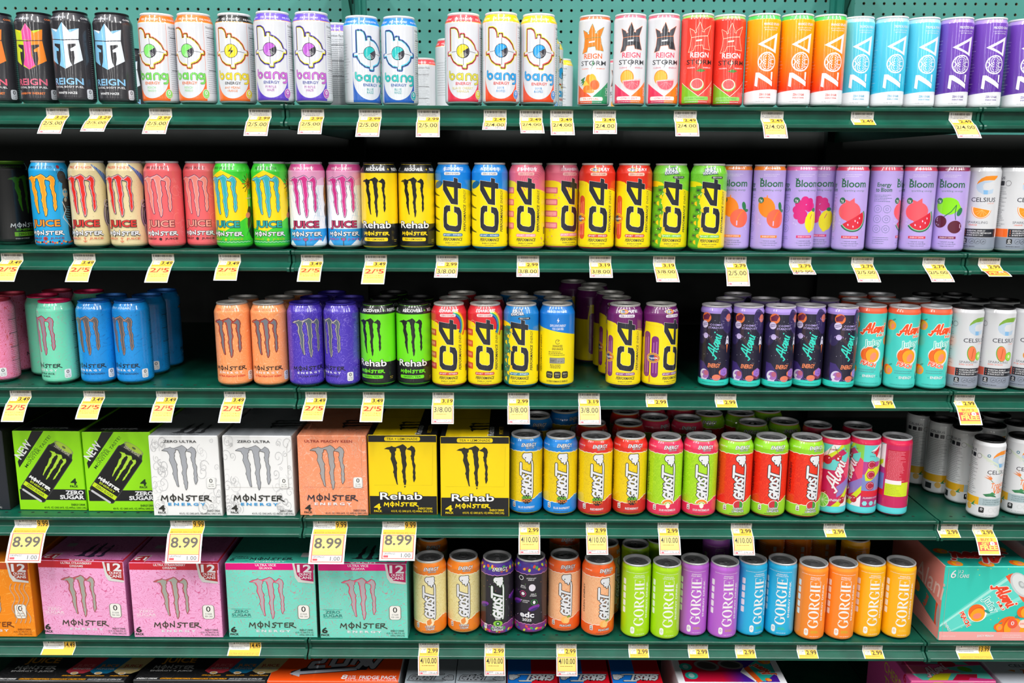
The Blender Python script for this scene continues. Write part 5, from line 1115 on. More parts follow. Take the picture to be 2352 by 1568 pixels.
for (row, t), L in by.items():
    front = sorted([c for c in L if c[3] < 0.080], key=lambda c: c[2]); back = sorted([c for c in L if c[3] >= 0.080], key=lambda c: (c[3], c[2]))
    sh = RNAME[row - 1]
    for i, c in enumerate(front):
        ph = POSN[len(front)][i] if len(front) in POSN else '%d of the front ones from left' % (i + 1)
        lab = '%s, %s' % (DESC[t], ('on the %s shelf' % sh) if not ph else ('%s, %s shelf' % (ph, sh)))
        o = make_can(t, c[2], c[3], DECK[row - 1] + 0.0002, c[4]); tag(o, lab, 'can', '%s on the %s shelf' % (GROUPN[t.split('_')[0]], sh))
    for i, c in enumerate(back):
        lab = '%s, %s behind front row, %s shelf' % (DESC[t], ORD[i + 1], sh)
        if len(back) == 1: lab = '%s, behind the front row, %s shelf' % (DESC[t], sh)
        o = make_can(t, c[2], c[3], DECK[row - 1] + 0.0002, c[4]); tag(o, lab, 'can', '%s on the %s shelf' % (GROUPN[t.split('_')[0]], sh))

# ---------------------------------------------------------------- cartons
def carton(name, label, group, cx, yf, z, w, d, h, base, front=None, top=None, side=None, yaw=0.0, side_m=None, top_m=None, part='carton_body'):
    """w, d, h in mm; origin at the middle of the front bottom edge"""
    bm_ = MB(); W, D, H = w / 2000, d / 1000, h / 1000; c = 0.0012
    mf = base if not isinstance(base, str) else ink(base, 'card')
    ms = (side_m if not isinstance(side_m, str) else ink(side_m, 'card')) if side_m else mf
    mt = (top_m if not isinstance(top_m, str) else ink(top_m, 'card')) if top_m else mf
    mw = ink('#d8d2c8', 'card')
    x0, x1, y0, y1, z0, z1 = -W, W, 0.0, D, 0.0, H
    bm_.face([(x0 + c, y0, z0 + c), (x1 - c, y0, z0 + c), (x1 - c, y0, z1 - c), (x0 + c, y0, z1 - c)], mf)
    bm_.face([(x0 + c, y0 + c, z1), (x1 - c, y0 + c, z1), (x1 - c, y1, z1), (x0 + c, y1, z1)], mt)
    bm_.face([(x0, y1, z0 + c), (x0, y0 + c, z0 + c), (x0, y0 + c, z1 - c), (x0, y1, z1 - c)], ms)
    bm_.face([(x1, y0 + c, z0 + c), (x1, y1, z0 + c), (x1, y1, z1 - c), (x1, y0 + c, z1 - c)], ms)
    bm_.face([(x1, y1, z0), (x0, y1, z0), (x0, y1, z1), (x1, y1, z1)], mf)
    bm_.face([(x0, y1, z0), (x1, y1, z0), (x1, y0 + c, z0), (x0, y0 + c, z0)], mf)
    bm_.face([(x0 + c, y0, z1 - c), (x1 - c, y0, z1 - c), (x1 - c, y0 + c, z1), (x0 + c, y0 + c, z1)], mf)
    bm_.face([(x0 + c, y0 + c, z0), (x1 - c, y0 + c, z0), (x1 - c, y0, z0 + c), (x0 + c, y0, z0 + c)], mf)
    for s in (-1, 1):
        xa, xb = s * (W - c), s * W
        q = [(xa, y0, z0 + c), (xb, y0 + c, z0 + c), (xb, y0 + c, z1 - c), (xa, y0, z1 - c)]; bm_.face(q if s > 0 else q[::-1], mf)
        q = [(xa, y0 + c, z1), (xb, y0 + c, z1 - c), (xb, y1, z1 - c), (xa, y1, z1)]; bm_.face(q[::-1] if s < 0 else q, ms)
    if front: A = Art('card'); front(A, w, h); A.on_plane(bm_, (0, 0, 0), (1, 0, 0), (0, 0, 1))
    if top: A = Art('card'); top(A, w, d); A.on_plane(bm_, (0, 0, H), (1, 0, 0), (0, 1, 0))
    if side:
        A = Art('card'); side(A, d, h, -1); A.on_plane(bm_, (-W, 0, 0), (0, -1, 0), (0, 0, 1))
        A = Art('card'); side(A, d, h, 1); A.on_plane(bm_, (W, 0, 0), (0, 1, 0), (0, 0, 1))
    o = bm_.obj(name); o.location = (cx, yf, z + 0.0003); o.rotation_euler = (0, 0, math.radians(yaw))
    tag(o, label, 'drinks carton', group); return o
def seam(A, w, v=58):
    A.st([(-w / 2 + 6, v), (w / 2 - 6, v)], .35, '#8c8478'); A.st([(w / 2 - 9, v), (w / 2 - 9, 140), (w / 2 - 3, 152)], .3, '#8c8478')
def f_new(A, w, h):
    A.tf = None
    A.poly([(-60, 98), (-27, 160), (-4, 160), (-58, 86)], '#17181a')
    A.t('NEW', -41, 118, 15, WHT, w=40, b=.05, rot=52); A.t('ORIGINAL', -29, 113, 5.4, '#1c4a14', w=33, rot=50, b=.01); A.t('MONSTER TASTE!', -17, 117, 5.8, '#1c4a14', w=82, rot=50, b=.01)
    A.rect(-62, 21, 66, 43, '#17181a')
    def T(x, y): c, s = math.cos(math.radians(-36)), math.sin(math.radians(-36)); return (-4 + x * c - y * s, 78 + x * s + y * c)
    A.tf = T
    A.rrect(-27, -60, 27, 52, 5, '#3c3c3e'); A.rrect(-25.5, -58, 25.5, 51, 4, '#121214'); A.poly([(-25, 50), (-20, 60), (20, 60), (25, 50)], '#2c2c30'); A.ell(0, 61, 21, 6.5, '#8a9a5c'); A.ell(0, 61.5, 18, 5, '#a8c83c'); A.ell(0, 61.5, 4, 2, '#55603c')
    A.t('ZERO SUGAR', 0, 52, 4.6, '#c8c8a8', w=34, b=.04); claw(A, 0, 46, 62, '#b4dc3c', None, 0, w=38, inner='#8cc01c')
    monster(A, 0, -31, 46, '#e8e8e8', sw=2); A.t('ENERGY', 0, -38, 4, '#c8dc2c', w=34, b=.04); A.rect(-25.5, -50, 25.5, -41, '#c4e01c'); A.t('ZERO SUGAR', 0, -48, 5, '#4c5a14', w=38, b=.05); A.rrect(-22, -61, 22, -57, 2, '#c8c8cc')
    A.tf = None
    A.t('4', 45, 53, 12, '#17301a', w=11, b=.06); A.t('PACK', 45, 47.5, 4, '#17301a', w=15, b=.06)
    A.t('ZERO', 45, 33, 7.6, WHT, w=34, b=.09); A.t('SUGAR', 39, 23.5, 7.6, WHT, w=46, b=.09)
    A.t('ENERGY DRINK', 50, 10, 4, '#1c4a14', w=27, b=.03); A.t('4/16 FL. OZ. CANS (64 FL. OZ.) 4/473mL CANS (1.89L)', 24, 4, 3.6, '#1c4a14', w=82, b=.03)
def t_new(A, w, d):
    A.rect(-w / 2 + 1, 1, w / 2 - 1, d, '#141615'); A.st([(w / 2 - 2, 2), (w / 2 - 2, d)], 2.6, '#6cb010'); A.st([(-w / 2 + 2, 2), (-w / 2 + 2, d)], 1.0, '#6cb010'); A.st([(-w / 2, d - 30), (w / 2, d - 30)], 1, '#4c8a10')
    claw(A, 0, d - 6, 75, '#4c7a1c', None, 0, w=60); monster(A, 0, 16, 70, '#8a8c90', sw=2); A.t('ENERGY', 0, 8, 4, '#4c8a1c', w=50, b=.04)
def swirls(A, w, h, c, n=16, seed=3, cen=0.0, lw=.7):
    r = random.Random(seed)
    for i in range(n):
        x = (-w / 2 + 4 + r.random() * w * .18) if i % 2 else (w / 2 - 4 - r.random() * w * .24); y = 6 + r.random() * (h - 14); R_ = 3 + r.random() * 9
        pts = [(max(-w / 2 + .6, min(w / 2 - .6, x + R_ * (1 - k / 16) * math.cos(k * .6 + i))), max(.6, min(h - .6, y + 1.4 * R_ * (1 - k / 16) * math.sin(k * .6 + i)))) for k in range(15)]
        A.st(pts, lw * (.5 + r.random()), c, caps=False)
def f_white(A, w, h, flav='ZERO ULTRA', fc='#2c2c2e', clc='#a4a7ae', line='#3a3a34', mc='#2c2c28', en='#3a9ad4', sw='#c4c4c6', cut=False, seed=3):
    swirls(A, w, h, sw, 44, seed, lw=.8)
    A.t(flav, -6, 146.5, 4.8, fc, w=62 if len(flav) < 12 else 90, b=.03)
    claw(A, -9, 141, 88, clc, line, .7, w=64)
    monster(A, -1, 30, 96, mc, sw=2.2); A.t('E N E R G Y', -1, 21.5, 5, en, w=70, b=.09)
    A.rrect(39, 56, 57, 78, 4, '#d8d8d8'); zero_badge(A, 48, 67, 21, '#f0f0ee', '#3a3a34')
    A.t('4', -49, 10.5, 11, '#2c2c28', w=11, b=.07); A.t('PACK', -49, 5, 4, '#2c2c28', w=15, b=.06)
    A.t('ENERGY DRINK', 50, 9, 4, mc, w=24, b=.02); A.t('4/16 FL. OZ. CANS (64 FL. OZ.) 4/473mL CANS (1.89L)', 24, 3.6, 3.6, mc, w=80, b=.02)
    if cut: seam(A, w)
def t_white(A, w, d, c='#3a3c40', sw='#8c9096', side=0):
    swirls(A, w, d, sw, 60, 5, lw=1.0)
    if side: claw(A, 6, 74, 78, c, None, 0, w=56, rot=90)
    else: claw(A, 2, 12, -70, c, None, 0, w=64); A.t('ARTLU OREZ', 0, 6, 4, '#3a3c40', w=56, b=.03)
def s_swirl(c):
    def f(A, d, h, s):
        A.tf = (lambda x, y: (x * s, y)); r = random.Random(8)
        for i in range(40):
            x, y, R_ = 4 + r.random() * (d - 8), 8 + r.random() * (h - 16), 2 + r.random() * 7
            A.st([(max(1, min(d - 1, x + R_ * (1 - k / 14) * math.cos(k * .6 + i))), max(1, min(h - 1, y + R_ * (1 - k / 14) * math.sin(k * .6 + i)))) for k in range(12)], .8, c, caps=False)
    return f
def f_rehab(A, w, h):
    A.rect(-w / 2 + 1, 1, w / 2 - 1, 38, '#1b1b1d'); A.rect(-w / 2 + 1, 146, w / 2 - 1, h - 1, '#1b1b1d')
    A.rrect(-34, 148, 34, 156.5, 3.4, '#f7d70c'); A.t('TEA + LEMONADE', 0, 150, 4.4, '#2a2a1c', w=58, b=.02)
    claw(A, -5, 142, 88, '#2a2820', None, 0, w=60); A.rect(-40, 58.6, 36, 60.6, '#f7d70c'); A.st([(-56, 60), (56, 60)], .3, '#b89c08'); A.st([(56, 60), (58, 140)], .3, '#b89c08')
    A.t('Rehab', -4, 31, 14, '#f4f4f4', w=80, b=.03, o=(1.4, '#1b1b1d')); monster(A, -4, 17, 66, '#f7d70c', sw=2.0)
    A.t('4', -50, 11, 11, '#f7d70c', w=12, b=.07); A.t('PACK', -49, 5.4, 4, '#f7d70c', w=15, b=.06)
    A.t('ENERGY DRINK', 42, 11, 4, '#f7d70c', w=28, b=.03); A.t('4/15.5 FL. OZ. CANS (62 FL. OZ.) 4/458mL CANS (1.83L)', 16, 5.5, 3.8, '#f7d70c', w=80, b=.03)
def t_rehab(A, w, d):
    A.rect(-w / 2 + 1, 1, w / 2 - 1, d, '#1b1b1d'); A.rect(-w / 2 + 10, 2, w / 2 - 40, d - 2, '#f0cc0c'); claw(A, -14, 60, 78, '#2a2820', None, 0, w=60, rot=90)
    A.t('Rehab', w / 2 - 30, 34, 12, '#d8d8d8', w=56, rot=90, b=.02); monster(A, w / 2 - 14, 40, 3, '#f0cc0c', sw=.3); A.t('MONSTER', w / 2 - 12, 40, 8, '#c8a80c', w=50, rot=90, b=.02)
    A.st([(-w / 2 + 2, 118), (w / 2 - 2, 118)], .6, '#3a3a30')
def f_six(A, w, h, bandc, flav, mc, cl, ci, cf, zc, badge):
    A.rect(-w / 2 + 1, 143, w / 2 - 1, h - 1, bandc)
    for i, s in enumerate(flav): A.t(s, -8, 151 - i * 6, 4.2, WHT, w=(62 if len(s) > 12 else 40 if len(s) > 6 else 26), b=.05)
    claw(A, -8, 128, 88, cf, cl, .9, w=66, inner=ci)
    monster(A, 0, 21, 92, mc, sw=2.2); A.t('E N E R G Y', 1, 12, 4.4, WHT, w=66, b=.09)
    for y in (61, 43.5): A.st([(-79, y), (-41, y)], .5, zc)
    A.t('ZERO', -60, 53, 5.6, zc, w=28, b=.03); A.t('SUGAR', -60, 45.6, 5.6, zc, w=38, b=.03)
    A.rrect(50, 40, 74, 70, 6, '#8a8478'); zero_badge(A, 62, 55, 29, '#f2f0ea', '#2a2a26')
    A.poly([(44, 157), (48, 128), (54, 118), (84, 115), (84, 119), (60, 123), (53, 132), (50, 157)], '#d8d6d2'); A.poly([(48, 157), (52, 134), (60, 123), (84, 119.5), (84, 157)], badge)
    A.t('12', 67, 139, 15, WHT, w=26, b=.07); A.t('OUNCE', 68, 132, 5, WHT, w=24, b=.06); A.t('CANS', 68, 125, 5.4, WHT, w=24, b=.06)
    A.t('6', -77, 11.5, 11, '#2c3028', w=10, b=.08); A.t('PACK', -76, 5, 4.4, '#2c3028', w=16, b=.07)
    A.t('ENERGY DRINK', 66, 15, 3.6, mc, w=26, b=.02); A.t('6/12 FL. OZ. CANS (72 FL. OZ.)', 62, 10, 3.2, mc, w=36, b=.02); A.t('6/355mL CANS (2.13L)', 66, 5, 3.2, mc, w=28, b=.02)
def t_six(A, w, d, edge, mc, flip=True, zc='#c04060'):
    A.st([(w / 2 - 2, 2), (w / 2 - 2, d)], 4, edge)
    A.rect(-w / 2 + 1, .5, w / 2 - 1, 7 if flip else 2, edge)
    if flip:
        A.t('ULTRA', 0, 6.5, 4.4, WHT, w=50, rot=180, b=.04); claw(A, 4, 16, -70, mc, None, 0, w=62)
        A.poly([(-w / 2 + 4, 4), (-w / 2 + 8, 30), (-w / 2 + 34, 34), (-w / 2 + 30, 4)], '#b8b8b8'); A.poly([(-w / 2 + 2, 2), (-w / 2 + 6, 27), (-w / 2 + 32, 31), (-w / 2 + 28, 2)], edge); A.t('12', -w / 2 + 16, 24, 13, WHT, w=22, rot=180, b=.06)
        A.ell(26, 62, 8, 5, mc); A.ell(26, 62.8, 7.2, 4.4, zc); A.rrect(-62, 64, -44, 80, 3, '#a8a0a8')
    else:
        claw(A, 0, d - 14, 62, mc, None, 0, w=64); monster(A, 0, 12, 84, mc, sw=2.2); A.t('ENERGY', 0, 4, 4.4, '#c8e8e0', w=60, b=.05); A.t('ZERO', -62, 24, 5, mc, w=26, b=.03); A.t('SUGAR', -62, 17, 5, mc, w=34, b=.03); A.t('6', -76, 8, 9, mc, w=9, b=.06); A.rrect(54, 26, 72, 46, 3, '#b8b8b8')
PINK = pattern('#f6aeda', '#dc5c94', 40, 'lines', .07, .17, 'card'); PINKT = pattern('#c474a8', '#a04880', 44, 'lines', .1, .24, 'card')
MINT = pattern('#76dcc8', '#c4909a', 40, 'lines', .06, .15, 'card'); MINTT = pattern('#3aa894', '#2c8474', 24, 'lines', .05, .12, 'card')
ORG = pattern('#f48c10', '#f8a43c', 22, 'lines', .06, .14, 'card')
PEACHP = pattern('#fc9a70', '#fcc0a8', 30, 'lines', .05, .14, 'card')
Z4, Z5, Z6 = DECK[3], DECK[4], DECK[5]
def dark_front(A, w, h):
    A.poly([(20, 40), (40, 34), (20, 28)], WHT); A.t('ENERGY DRINK', 30, 10, 4, '#c8c8c8', w=34, b=.02); A.t('4/16 FL. OZ. CANS (1.89L)', 30, 4, 3.6, '#c8c8c8', w=40, b=.02)
carton('drinks_carton', 'charcoal black carton cut by the left edge, fourth shelf', 'four-can cartons on the fourth shelf', -1.040, .034, Z4, 131, 264, 160, '#23262e', dark_front, None, s_swirl('#3a3c3c'), side_m='#1a1a1a', top_m='#16181a')
GC = 'four-can cartons on the fourth shelf'
carton('drinks_carton', 'lime green carton with black can picture, left of two, NEW corner', GC, -.8903, .034, Z4, 131, 264, 160, '#93e00c', f_new, t_new, None, yaw=-.8)
carton('drinks_carton', 'lime green carton with black can picture, right one beside white carton', GC, -.7546, .030, Z4, 131, 264, 160, '#93e00c', f_new, t_new, None, yaw=.5)
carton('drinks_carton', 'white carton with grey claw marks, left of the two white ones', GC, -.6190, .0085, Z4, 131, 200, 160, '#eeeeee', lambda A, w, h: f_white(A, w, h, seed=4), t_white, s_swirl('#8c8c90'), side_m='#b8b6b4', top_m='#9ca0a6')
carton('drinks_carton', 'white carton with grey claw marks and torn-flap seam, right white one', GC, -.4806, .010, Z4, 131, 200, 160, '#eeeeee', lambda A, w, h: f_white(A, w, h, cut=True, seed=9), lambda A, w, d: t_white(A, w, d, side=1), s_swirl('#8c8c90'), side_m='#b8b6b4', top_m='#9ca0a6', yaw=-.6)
carton('drinks_carton', 'peach orange carton with grey claw marks on the fourth shelf', GC, -.3405, .0138, Z4, 130, 264, 160, PEACHP, lambda A, w, h: f_white(A, w, h, 'ULTRA PEACHY KEEN', '#a83c34', '#a8a4a4', '#40302c', '#34343c', WHT, '#f4ac8c', True), lambda A, w, d: t_white(A, w, d, '#4c3434', '#c8806a', 1), None)
carton('drinks_carton', 'yellow and black carton with black claws, left of the two', GC, -.2075, .0195, Z4, 131, 264, 160, '#f7d40a', f_rehab, t_rehab, None, side_m='#1b1b1d')
carton('drinks_carton', 'yellow and black carton with black claws, right one beside cans', GC, -.0694, .0125, Z4, 131, 264, 160, '#f7d40a', f_rehab, t_rehab, None, side_m='#1b1b1d')
carton('drinks_carton', 'yellow and black carton pushed behind the two yellow ones', GC, -.115, .300, Z4, 131, 264, 160, '#f7d40a', f_rehab, t_rehab, None, side_m='#1b1b1d')
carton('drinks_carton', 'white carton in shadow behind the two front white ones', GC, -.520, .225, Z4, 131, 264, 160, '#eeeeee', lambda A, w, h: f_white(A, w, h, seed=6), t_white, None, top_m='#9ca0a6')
GS = 'six-can cartons on the fifth shelf'
def f_orange(A, w, h):
    f_six(A, w, h, '#c04a14', ('ULTRA SUNRISE', ''), '#7a3c14', '#5a2c14', '#c8a088', '#a8a4a0', WHT, '#a83c1c')
    for k in range(4): A.st([(50 + k * 9 + 4 * math.sin(i * .9), 30 + i * 6) for i in range(15)], 1.6, '#c8a890', caps=False)
carton('drinks_carton', 'orange six-can carton with twelve ounce badge, cut by the left edge', GS, -1.0215, .006, Z5, 174, 230, 158, ORG, f_orange, None, None, side_m='#d8760c', top_m='#b8620c')
SB = ('#cc2434', ('ULTRA STRAWBERRY', 'DREAMS'), '#4a4438', '#4a3430', '#cc5c64', '#a8aaa0', '#fbe0ec', '#b0282c')
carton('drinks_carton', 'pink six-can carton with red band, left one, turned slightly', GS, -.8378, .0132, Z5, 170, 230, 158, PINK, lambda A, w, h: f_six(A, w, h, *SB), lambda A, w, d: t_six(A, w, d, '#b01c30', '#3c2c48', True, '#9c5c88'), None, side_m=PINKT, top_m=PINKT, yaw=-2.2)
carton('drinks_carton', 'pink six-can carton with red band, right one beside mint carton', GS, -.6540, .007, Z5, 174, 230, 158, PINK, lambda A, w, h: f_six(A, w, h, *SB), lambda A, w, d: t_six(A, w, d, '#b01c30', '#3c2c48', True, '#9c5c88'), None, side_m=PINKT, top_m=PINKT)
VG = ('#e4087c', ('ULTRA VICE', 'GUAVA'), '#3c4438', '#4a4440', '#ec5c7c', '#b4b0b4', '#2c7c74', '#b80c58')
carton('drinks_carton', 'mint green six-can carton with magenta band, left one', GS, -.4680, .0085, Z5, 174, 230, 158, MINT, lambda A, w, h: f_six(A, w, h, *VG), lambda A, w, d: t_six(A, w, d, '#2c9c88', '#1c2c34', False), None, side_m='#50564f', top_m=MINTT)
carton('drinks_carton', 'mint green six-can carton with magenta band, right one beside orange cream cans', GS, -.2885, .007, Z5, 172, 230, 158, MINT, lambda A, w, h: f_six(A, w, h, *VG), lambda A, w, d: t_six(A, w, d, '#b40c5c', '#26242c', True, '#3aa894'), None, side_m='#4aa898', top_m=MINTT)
def f_alani(A, w, h):
    A.rect(-w / 2 + 1, 1, w / 2 - 1, 19, '#f4a8a4')
    def T(x, y): c, s = math.cos(math.radians(-53)), math.sin(math.radians(-53)); return (8 + x * c - y * s, 76 + x * s + y * c)
    r = random.Random(2)
    for i in range(22): x, y = -80 + r.random() * 160, 24 + r.random() * 128; A.rect(x, y, x + 1.6, y + 1.6, '#e8d83c')
    A.tf = lambda x, y: (lambda p: (max(-w / 2 + 1, min(w / 2 - 1, p[0])), max(19.5, min(h - 2, p[1]))))(T(x, y))
    A.rect(-34, -110, 34, 62, '#62d8ca'); A.rect(-30, -110, -24, 62, '#a8ece0'); A.rect(20, -110, 28, 62, '#8ce4d6'); A.poly([(-34, 56), (34, 56), (31, 71), (-31, 71)], '#f05c34'); A.ell(0, 71, 30, 17, '#c8ccce'); A.ell(0, 72, 26, 14, '#dfe2e2'); A.ell(0, 72, 9, 5, '#b0b4b6'); A.ell(0, 73, 5, 3, '#d0d4d4')
    A.tf = T; alani(A, -2, 34, 58, '#f0482a', 4.2, 4, (1.3, '#f4ece0')); A.t('NU', 14, 14, 5, '#f0482a', w=20, b=.08, o=(1, '#f4ece0')); A.t('Juicy', 0, -4, 13, '#3cc4b8', w=38, b=.03, o=(1.4, '#eafaf6'))
    A.ell(0, -28, 19, 18.5, '#f8f4ec'); peach(A, 0, -28, 17); A.t('PEACH', -4, -58, 8, '#f0482a', w=34, b=.07, rot=-6, o=(1, '#fbe8dc')); A.tf = None
    A.t('6', -70, 133, 16, WHT, w=10, b=.01, sh=.15); A.st([(-60, 133), (-60, 150)], .5, WHT); A.t('12', -54, 143, 6, WHT, w=8, sh=.1); A.t('CANS', -48, 133.5, 7, WHT, w=18, sh=.1, b=.02)
    peach(A, 56, 28, 26); peach(A, 30, 30, 8); peach(A, 78, 62, 13); A.rect(-w / 2 + 1, 1, w / 2 - 1, 19, '#f4a8a4')
    A.ell(57, 37, 10, 10, '#f05a3c'); A.t('0', 57, 34, 8, WHT, w=6, b=.03); A.ell(78, 37, 9, 9, '#f8d8cc'); A.t('200mg', 78, 35, 4, '#f05a3c', w=14, b=.03)
    A.t('ENERGY', -72, 28, 4.6, WHT, w=22, rot=-60, b=.05); A.t('ENERGY DRINK', -66, 8, 3.6, '#f8ccc8', w=28, b=.02); A.t('JUICY PEACH', 6, 9, 4, WHT, w=32, b=.06); A.lines(40, 5, 80, 14, 2, '#f8d0cc', 3, 1.6); A.st([(-w / 2 + 7, 2), (-w / 2 + 7, h - 4)], .4, '#d88a84')
def t_alani(A, w, d):
    for x, y in ((-60, 14), (0, 12), (62, 16), (-62, 70), (60, 80)): peach(A, x, y, 13)
    alani(A, 4, 44, 110, '#d8322a', 9, 180, (2.2, '#d8dcdc'))
def s_alani(A, d, h, s):
    A.tf = lambda x, y: (x * -s, y) if s < 0 else (x, y)
    if s > 0: return
    A.tf = None; A.t('Alani', -60, 84, 40, '#f8d8d4', w=116, b=.01, sh=.2)
    A.poly([(-110, 88), (-110, 44), (-22, 26), (-22, 72)], '#2a9c90'); A.poly([(-22, 72), (-22, 26), (-14, 25), (-14, 70)], '#e04c30'); A.ell(-10, 48, 7, 24, '#a8aaac'); peach(A, -104, 66, 12); A.t('Alani', -58, 50, 12, '#e04c30', w=34, b=.06, rot=70); A.lines(-100, 10, -14, 24, 3, '#f4b8b2', 3, 1)
carton('drinks_carton', 'turquoise and pink peach carton with tilted can picture, fifth shelf right', 'six-can cartons on the fifth shelf', .9290, .0095, Z5, 172, 230, 157, '#34cbb8', f_alani, t_alani, s_alani, side_m='#ee9890', top_m='#20a898')
carton('drinks_carton', 'grey white carton corner at right edge, behind the turquoise peach carton', GS, 1.135, .040, Z5, 172, 220, 157, '#c8cad0', None, None, None)
# bottom shelf: big cartons seen from above
GB = 'cartons on the bottom shelf'
SMOKE = pattern('#1c1c1e', '#3a3a3c', 14, 'lines', .03, .09, 'card')
def t_juice(A, w, d):
    A.t('JUICE', -64, 64, 18, '#c88a1c', w=66, b=.06); monster(A, -66, 40, 82, '#b8b8b8', sw=2.6, sy=1.2); A.t('ENERGY + JUICE', -68, 31, 5, '#c8c8c8', w=84, b=.05)
    for k, (c, s, u) in enumerate((('#c83c4c', 'PIPELINE PUNCH', '#e88080'), ('#1478a4', 'MANGO LOCO', '#e08c1c'), ('#c8b47c', 'PACIFIC PUNCH', '#a02420'))):
        x = 16 + k * 48
        A.poly([(x - 16, 34), (x - 6, 26), (x + 22, 26), (x + 34, 36), (x + 62, 130), (x + 16, 130)], c); A.t('JUICE', x + 16, 50, 9, u, w=36, b=.05); A.t('MONSTER', x + 12, 40, 6, '#c0c0c4', w=36, b=.03); A.ell(x + 4, 27, 8, 5, '#e8e0d0'); A.ell(x + 4, 27, 5, 3, '#e8b86a')
        A.t(s, x + 2, 16, 3.6, '#f0a818', w=36, b=.06, sh=.2)
    A.t('ENERGY DRINK', -106, 3, 4.6, '#e8e8e8', w=40, b=.03, sh=.3); A.t('CONTAINS: 4 PIPELINE PUNCH, 4 MANGO LOCO, 4 PACIFIC PUNCH', -14, 3, 4.6, '#f4a81c', w=132, b=.05, sh=.3); A.t('12/16 FL. OZ. CANS (192 FL. OZ.) 12/473mL CANS', 90, 3, 4.6, '#d8d8d8', w=66, b=.02, sh=.3)
def t_edge(A, w, d): A.poly([(40, 60), (70, 90), (110, 90), (90, 40)], '#1464b4'); A.t('ENERGY DRINK', 60, 3, 4.6, '#e8e8e8', w=90, b=.03, sh=.3)
carton('drinks_carton', 'black twelve-can carton with three flavour pictures, bottom shelf far left', GB, -.8990, .002, Z6, 264, 200, 162, SMOKE, None, t_juice, None)
carton('drinks_carton', 'black twelve-can carton with three flavour pictures, beside the orange carton', GB, -.6195, .006, Z6, 264, 200, 162, SMOKE, None, t_juice, None)
def t_nos(A, w, d):
    A.poly([(-86, 20), (-70, 36), (-66, 30), (60, 42), (66, 60), (60, 100), (44, 100), (52, 56), (-62, 44), (-60, 52), (-92, 34)], '#1c2430')
    for wd, c in ((15, '#1c2430'), (10, '#c8ccd8')):
        for L_ in ([(-74, 30), (40, 46)], [(40, 46), (56, 88), (72, 50), (88, 100)], [(-56, 86), (-30, 90), (-34, 70), (-52, 68), (-56, 50), (-26, 54)], [(-14, 56), (-10, 88), (18, 92), (14, 60), (-14, 56)], [(28, 60), (34, 94), (58, 58), (66, 98)]): A.st(L_, wd, c, caps=False)
    A.poly([(-92, 26), (-74, 44), (-70, 16)], '#c8ccd8')
    A.t('8', 20, 9, 14, WHT, w=11, b=.06, sh=.1); A.t('16 OZ', 36, 16, 5, WHT, w=14, b=.04); A.t('CANS', 36, 9, 5, WHT, w=15, b=.05); A.st([(47, 8), (47, 22)], .7, '#e88a5c'); A.t('FRIDGE PACK', 88, 9, 11, WHT, w=74, b=.05); A.t('8/16 FL. OZ. CANS (128FL. OZ.) 8/473mL CANS (3.8L)', 76, 3, 4, WHT, w=104, b=.03)
carton('drinks_carton', 'orange carton reading FRIDGE PACK with upside-down arrow logo, bottom shelf', GB, -.3534, .004, Z6, 262, 200, 162, '#ee5010', None, t_nos, None, side_m='#c8c8cc')
def hghost(A, cx, cy, k, rot, f='#8c9298', o='#1c1c20'):
    n0 = len(A.F); ghost_logo(A, 0, 0, k, -90, o, f)
    cr, sr = math.cos(math.radians(rot)), math.sin(math.radians(rot)); L = 42 * k
    for i in range(n0, len(A.F)):
        p, m, lv = A.F[i]; A.F[i] = ([(cx + (x - L) * cr - y * sr, cy + (x - L) * sr + y * cr) for x, y in p], m, lv)
for i, (cx, nm) in enumerate(((-.1605, 'left of the two'), (-.0590, 'right of the two'))):
    carton('drinks_carton', 'silver grey carton with ghost lettering, %s, bottom shelf' % nm, GB, cx, .0, Z6, 100, 200, 160, '#9aa4ac', None, lambda A, w, d: hghost(A, 0, 24, .98, 0), None)
for i, (cx, nm) in enumerate(((.0440, 'leftmost of three'), (.1475, 'middle of three'), (.2535, 'rightmost of three'))):
    def t_br(A, w, d): A.rect(-2, 1, w / 2 - 1, d - 1, '#b8081c'); hghost(A, 0, 22, 1.0, 180, '#b0b4b8')
    carton('drinks_carton', 'blue and red carton, lettering upside down, %s, bottom shelf' % nm, GB, cx, .001 + .001 * i, Z6, 101.5, 200, 160, '#0f68c0', None, t_br, None, side_m='#b8081c')
def t_mix(A, w, d):
    A.rect(-w / 2 + 14, 8, w / 2 - 14, d, gradient('#c40c3c', '#4a1c98', -.03, .03, 'card') if False else '#c40c34'); 
    for k in range(14): A.rect(-18 + k * 3, 8, -15 + k * 3 + .1, d, '#%02x%02x%02x' % (0xc4 - 8 * k, 0x0c + k, 0x34 + 7 * k))
    A.rect(24, 8, w / 2 - 14, d, '#481a98')
    for x, y in ((-78, 30), (-84, 62)): A.ell(x, y, 13, 13, '#1cb4a4', n=18); A.ell(x, y, 6, 8, '#a8d8d4')
    A.poly([(46, 8), (24, 44), (34, 60), (60, 26)], '#e8e8ea'); A.poly([(50, 6), (34, 56), (46, 66), (66, 12)], '#f0601c'); A.poly([(60, 12), (46, 66), (88, 110), (w / 2 - 14, 60), (w / 2 - 14, 40), (66, 10)], '#28b8ac')
    alani(A, 72, 50, 50, '#e04c28', 3.4, 130, (1, '#f0e4d8')); peach(A, 74, 16, 6); peach(A, 84, 84, 12)
    A.ell(-40, 66, 26, 18, '#8c8484', -20); A.ell(-40, 66, 20, 13, '#504848', -20); A.ell(10, 70, 26, 17, '#8c8484', -10); A.ell(10, 70, 20, 12, '#404444', -10)
carton('drinks_carton', 'white edged carton with red to purple top, bottom shelf centre right', GB, .4440, .004, Z6, 218, 200, 160, '#e8e8ee', None, t_mix, None)
